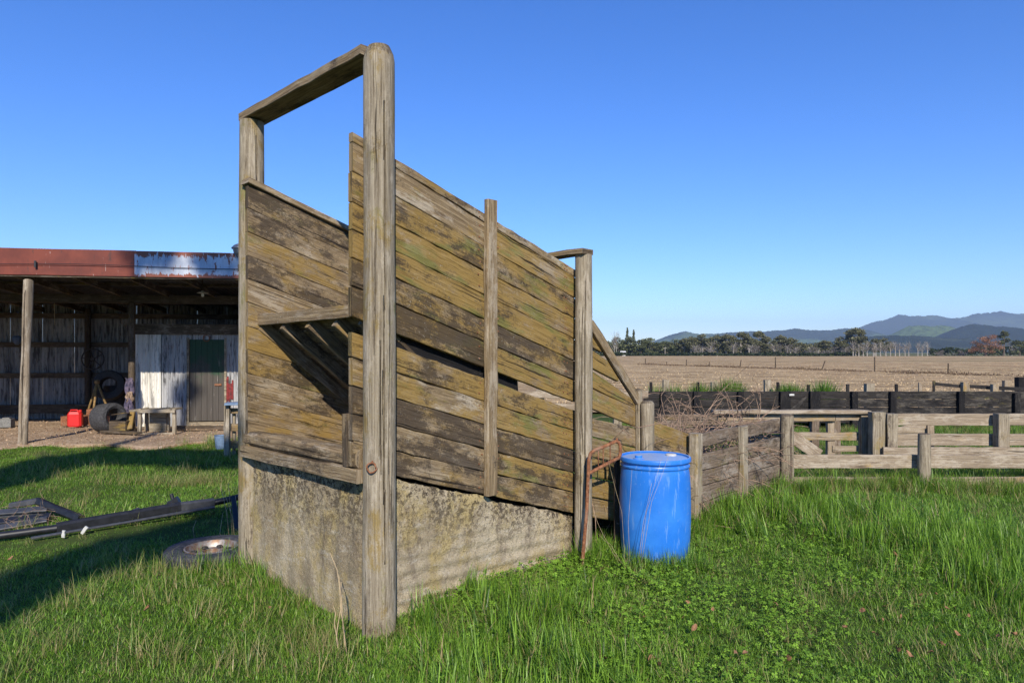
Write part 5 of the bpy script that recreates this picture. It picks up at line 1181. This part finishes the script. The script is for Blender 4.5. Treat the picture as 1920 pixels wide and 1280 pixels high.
# clover at the foot of the concrete and around the barrel
x = rng.uniform(-.9, 4.6, 15000); y = rng.uniform(3.0, 6.8, 15000); rx, ry = x - O.x, y - O.y; u = rx * U.x + ry * U.y; v = rx * V.x + ry * V.y
dens = np.clip(.05 + .16 * vnoise(x, y, 1.3, 9) + .10 * vnoise(x, y, 5, 4), .005, .3) * np.clip(1.3 + v * .25, .25, 1) + .22 * (v > -.3 - .15 * rng.random(15000)) * (u > .4)
k_ = ok(x, y) & (v < .1) & (rng.random(15000) < dens); x, y = x[k_], y[k_]; n = len(x)
gn_scatter('clover_patch', np.stack([x, y, gzv(x, y)], 1), rng.integers(13, 16, n), .55 + .6 * rng.random(n), np.stack([rng.normal(size=n) * .1, rng.normal(size=n) * .1, rng.random(n) * 6.28], 1), 'leafy clover mixed into the lawn to the right of the ramp')
# taller fringe along the concrete, the posts, the barrel and the boom
fx, fy, fi, fsz = [], [], [], []
def fringe(a, b, n, spread, ids, s0, s1):
    for _ in range(n):
        f_ = random.random(); fx.append(a[0] + (b[0] - a[0]) * f_ + random.gauss(0, spread)); fy.append(a[1] + (b[1] - a[1]) * f_ + random.gauss(0, spread)); fi.append(random.choice(ids)); fsz.append(random.uniform(s0, s1))
def r2(u, v): q = R(u, v, 0); return (q.x, q.y)
fringe(r2(-.12, .25), r2(-.12, 1.6), 60, .05, (0, 1, 2), .7, 1.15); fringe(r2(-.18, 1.2), r2(-.18, 1.9), 30, .08, (11, 1, 2), .6, .95); fringe(r2(.15, .04), r2(1.9, .04), 50, .03, (0, 5, 6, 2), .6, 1.0)
fringe(r2(1.9, -.1), r2(2.5, .0), 40, .07, (9, 11, 12, 0), .7, 1.15); fringe((BX - .3, BY - .35), (BX + .35, BY - .25), 45, .05, (0, 1, 11, 11, 12), .6, 1.0); fringe((BX + .3, BY - .1), r2(4.0, -.08), 40, .06, (0, 11, 9), .7, 1.1)
fringe(r2(4.0, -.05), r2(6.2, -.05), 90, .05, (0, 1, 11, 9), .8, 1.3)
a, b = P(60, 1010, 6.4), P(400, 955, 7.4); fringe((a.x, a.y - .16), (b.x, b.y - .16), 40, .05, (5, 6), .5, .8)
fringe((TX - .1, TY - .48), (TX + .3, TY - .50), 18, .04, (0, 1, 5), .6, .85); fringe((3.85, 8.75), (5.3, 8.85), 90, .14, (9, 10), .8, 1.25); fringe((3.6, 8.75), (8.2, 8.8), 110, .12, (9, 10, 0, 1, 2), .7, 1.1)
q = G(350, 905); fringe((q.x - .5, q.y), (q.x + .5, q.y), 45, .14, (9, 10), .8, 1.2); q = G(350, 1080); fringe((q.x - .5, q.y), (q.x + .4, q.y), 20, .12, (9, 5), .8, 1.2)
q = G(620, 1215); fringe((q.x - .06, q.y), (q.x + .04, q.y), 14, .05, (9, 10), .6, .9); q = G(435, 838); fringe((q.x - .3, q.y), (q.x + .4, q.y), 30, .12, (9, 10, 11), 1, 1.6)
fx, fy = np.array(fx), np.array(fy); n = len(fx)
gn_scatter('tall_grass', np.stack([fx, fy, gzv(fx, fy)], 1), np.array(fi), np.array(fsz), np.stack([rng.normal(size=n) * .15, rng.normal(size=n) * .15, rng.random(n) * 6.28], 1), 'longer grass fringing the ramp, barrel, fences and boom')
# rank tufts behind the dark fence
for px0, px1, top, lab in ((1222, 1236, 724, 'small green rank grass tuft left of the first grey post'), (1255, 1272, 723, 'green rank grass tuft right of the first grey post'), (1290, 1330, 722, 'wide low green grass tuft before the second grey post'), (1336, 1400, 716, 'largest green rank grass tuft, round the second grey post'), (1442, 1515, 722, 'long green grass tuft right of the tallest grey post'), (1527, 1564, 716, 'dense green grass tuft at the right end of the row')):
    vs, fs, tt = [], [], []; Y = 16.9
    for i in range(int((px1 - px0) * 26)):
        px = random.uniform(px0, px1); f_ = abs((px - (px0 + px1) / 2) / ((px1 - px0) / 2)); zt = EYE + (HZ - top) / F * Y
        blade(vs, fs, tt, PX(px, Y) , Y + random.gauss(0, .2), random.uniform(0, 6.28), zt * random.uniform(.7, 1.1) * (1 - .45 * f_ * f_) * 1.16, .03, random.uniform(.1, .45), random.random() * .55, 0 if random.random() < .9 else .7, 0)
    mb = MB(); mb.add(vs, fs); mb.t = tt; props(mb.build('grass_tuft', M['grass']), lab, 'grass tuft')
# dry stalks
def stalk(mm, pts, r=.003): tube(mm, pts, r, 5, (.2, .3, .9, 1), r1=r * .5)
m = MB(); q = P(640, 1225, 3.95)
for (x0, y0, x1, y1, x2, y2) in ((645, 1245, 627, 1170, 623, 1128), (634, 1215, 632, 1180, 640, 1090), (650, 1222, 640, 1120, 626, 1050), (645, 1180, 637, 1100, 619, 1036), (652, 1235, 645, 1190, 641, 1175)):
    stalk(m, [P(x0, y0, 3.92), P((x0 + x1) / 2 - 2, (y0 + y1) / 2, 3.95), P(x1, y1, 3.97), P((x1 + x2) / 2 + 4, (y1 + y2) / 2, 4.0), P(x2, y2, 4.03)], .004)
props(m.build('dry_stalk', M['straw'], None, True), 'few broken dry stalks standing left of the front ramp post', 'dry stalks')
m = MB()
for x0, x1, y1, x2, y2 in ((1200, 1212, 960, 1240, 860), (1203, 1222, 940, 1255, 850), (1197, 1206, 980, 1222, 905), (1172, 1166, 960, 1140, 860), (1181, 1178, 980, 1185, 880), (1160, 1130, 1000, 1112, 955), (1165, 1145, 1020, 1122, 1000)):
    Y = 5.42; stalk(m, [P(x0, 1055, Y), P((x0 + x1) / 2, (1055 + y1) / 2, Y), P(x1, y1, Y), P((x1 + x2) / 2, (y1 + y2) / 2 + 3, Y + .02), P(x2, y2, Y + .05)], .0016)
props(m.build('dry_stalk', M['straw'], None, True), 'long thin seeding stalks standing in front of the blue barrel', 'dry stalks')
m = MB()
for x0, x1, y1, x2, y2 in ((420, 412, 1000, 418, 960), (430, 425, 960, 415, 915), (436, 432, 950, 428, 905), (440, 436, 970, 420, 920), (365, 362, 990, 368, 975)):
    Y = 6.3; stalk(m, [P(x0, 1010, Y), P(x1, y1, Y), P(x2, y2, Y + .05)], .004)
props(m.build('dry_stalk', M['straw'], None, True), 'straw stalks rising behind the lying tyre', 'dry stalks')
m = MB()
for i in range(70):
    px, py = random.uniform(-20, 130), random.uniform(940, 1008); p = P(px, py, 6.6 + (1008 - py) * .01); d_ = Vector((random.gauss(0, 1), random.gauss(0, .5), random.gauss(.25, .5))); cane(m, p, d_, random.uniform(.08, .28), .0022, 2, 4)
props(m.build('dead_vine', M['cane'], None, True), 'dead brown vines tangled over the black steel frame', 'vines')
# fallen leaves
lv = []
for i in range(52):
    px, py = (random.uniform(1180, 1915), random.uniform(1130, 1275)) if i < 38 else (random.choice([(505, 1155), (530, 1275), (180, 1170), (95, 1178), (25, 1062), (275, 1165), (1130, 1260), (1170, 1265), (965, 1190), (1675, 1060), (1075, 1240), (60, 1278)]))
    q = G(px, py); q.z = gz(q.x, q.y) + random.uniform(.06, .10)
    if i < 6:
        m = MB(); L = .05; vs = []
        for j in range(7):
            f_ = j / 6; ww = .019 * math.sin(PI * min(1, f_ * .93 + .06)) ** .7; cz = .014 * math.sin(f_ * 3 + i) 
            vs += [(f_ * L, -ww, cz + .008 * random.random()), (f_ * L, 0, cz - .006), (f_ * L, ww, cz + .008 * random.random())]
        fs = [(3 * j + k2, 3 * j + k2 + 1, 3 * j + k2 + 4, 3 * j + k2 + 3) for j in range(6) for k2 in range(2)]; m.add(vs, fs); o = m.build('fallen_leaf', M['leafbrown'], None, True); lv.append(o)
    else: o = lv[i % 6].copy(); COL.objects.link(o)
    o.location = q; o.rotation_euler = (random.gauss(0, .5), random.gauss(0, .5), random.uniform(0, 6.28)); s_ = random.uniform(.4, .85); o.scale = (s_, s_, s_)
    props(o, 'small curled brown dead leaf lying on the green lawn', 'leaf', 'fallen brown leaves on the lawn')

# ------------------------------------------------------------------ air
hz = MB(); E_ = 9400; a, b = -6, 430
hz.add([(x_, y_, z_) for z_ in (a, b) for y_ in (-E_, E_) for x_ in (-E_, E_)], [(0, 2, 3, 1), (4, 5, 7, 6), (0, 1, 5, 4), (2, 6, 7, 3), (0, 4, 6, 2), (1, 3, 7, 5)])
hm = bpy.data.materials.new('thin_air'); hm.use_nodes = True; ht = hm.node_tree; ht.nodes.clear(); ho = ht.nodes.new('ShaderNodeOutputMaterial'); hv = ht.nodes.new('ShaderNodeVolumePrincipled')
hv.inputs['Density'].default_value = .00011; hv.inputs['Color'].default_value = (.58, .76, 1, 1); hv.inputs['Anisotropy'].default_value = .0; ht.links.new(hv.outputs[0], ho.inputs['Volume'])
props(hz.build('haze', hm), kind='stuff')
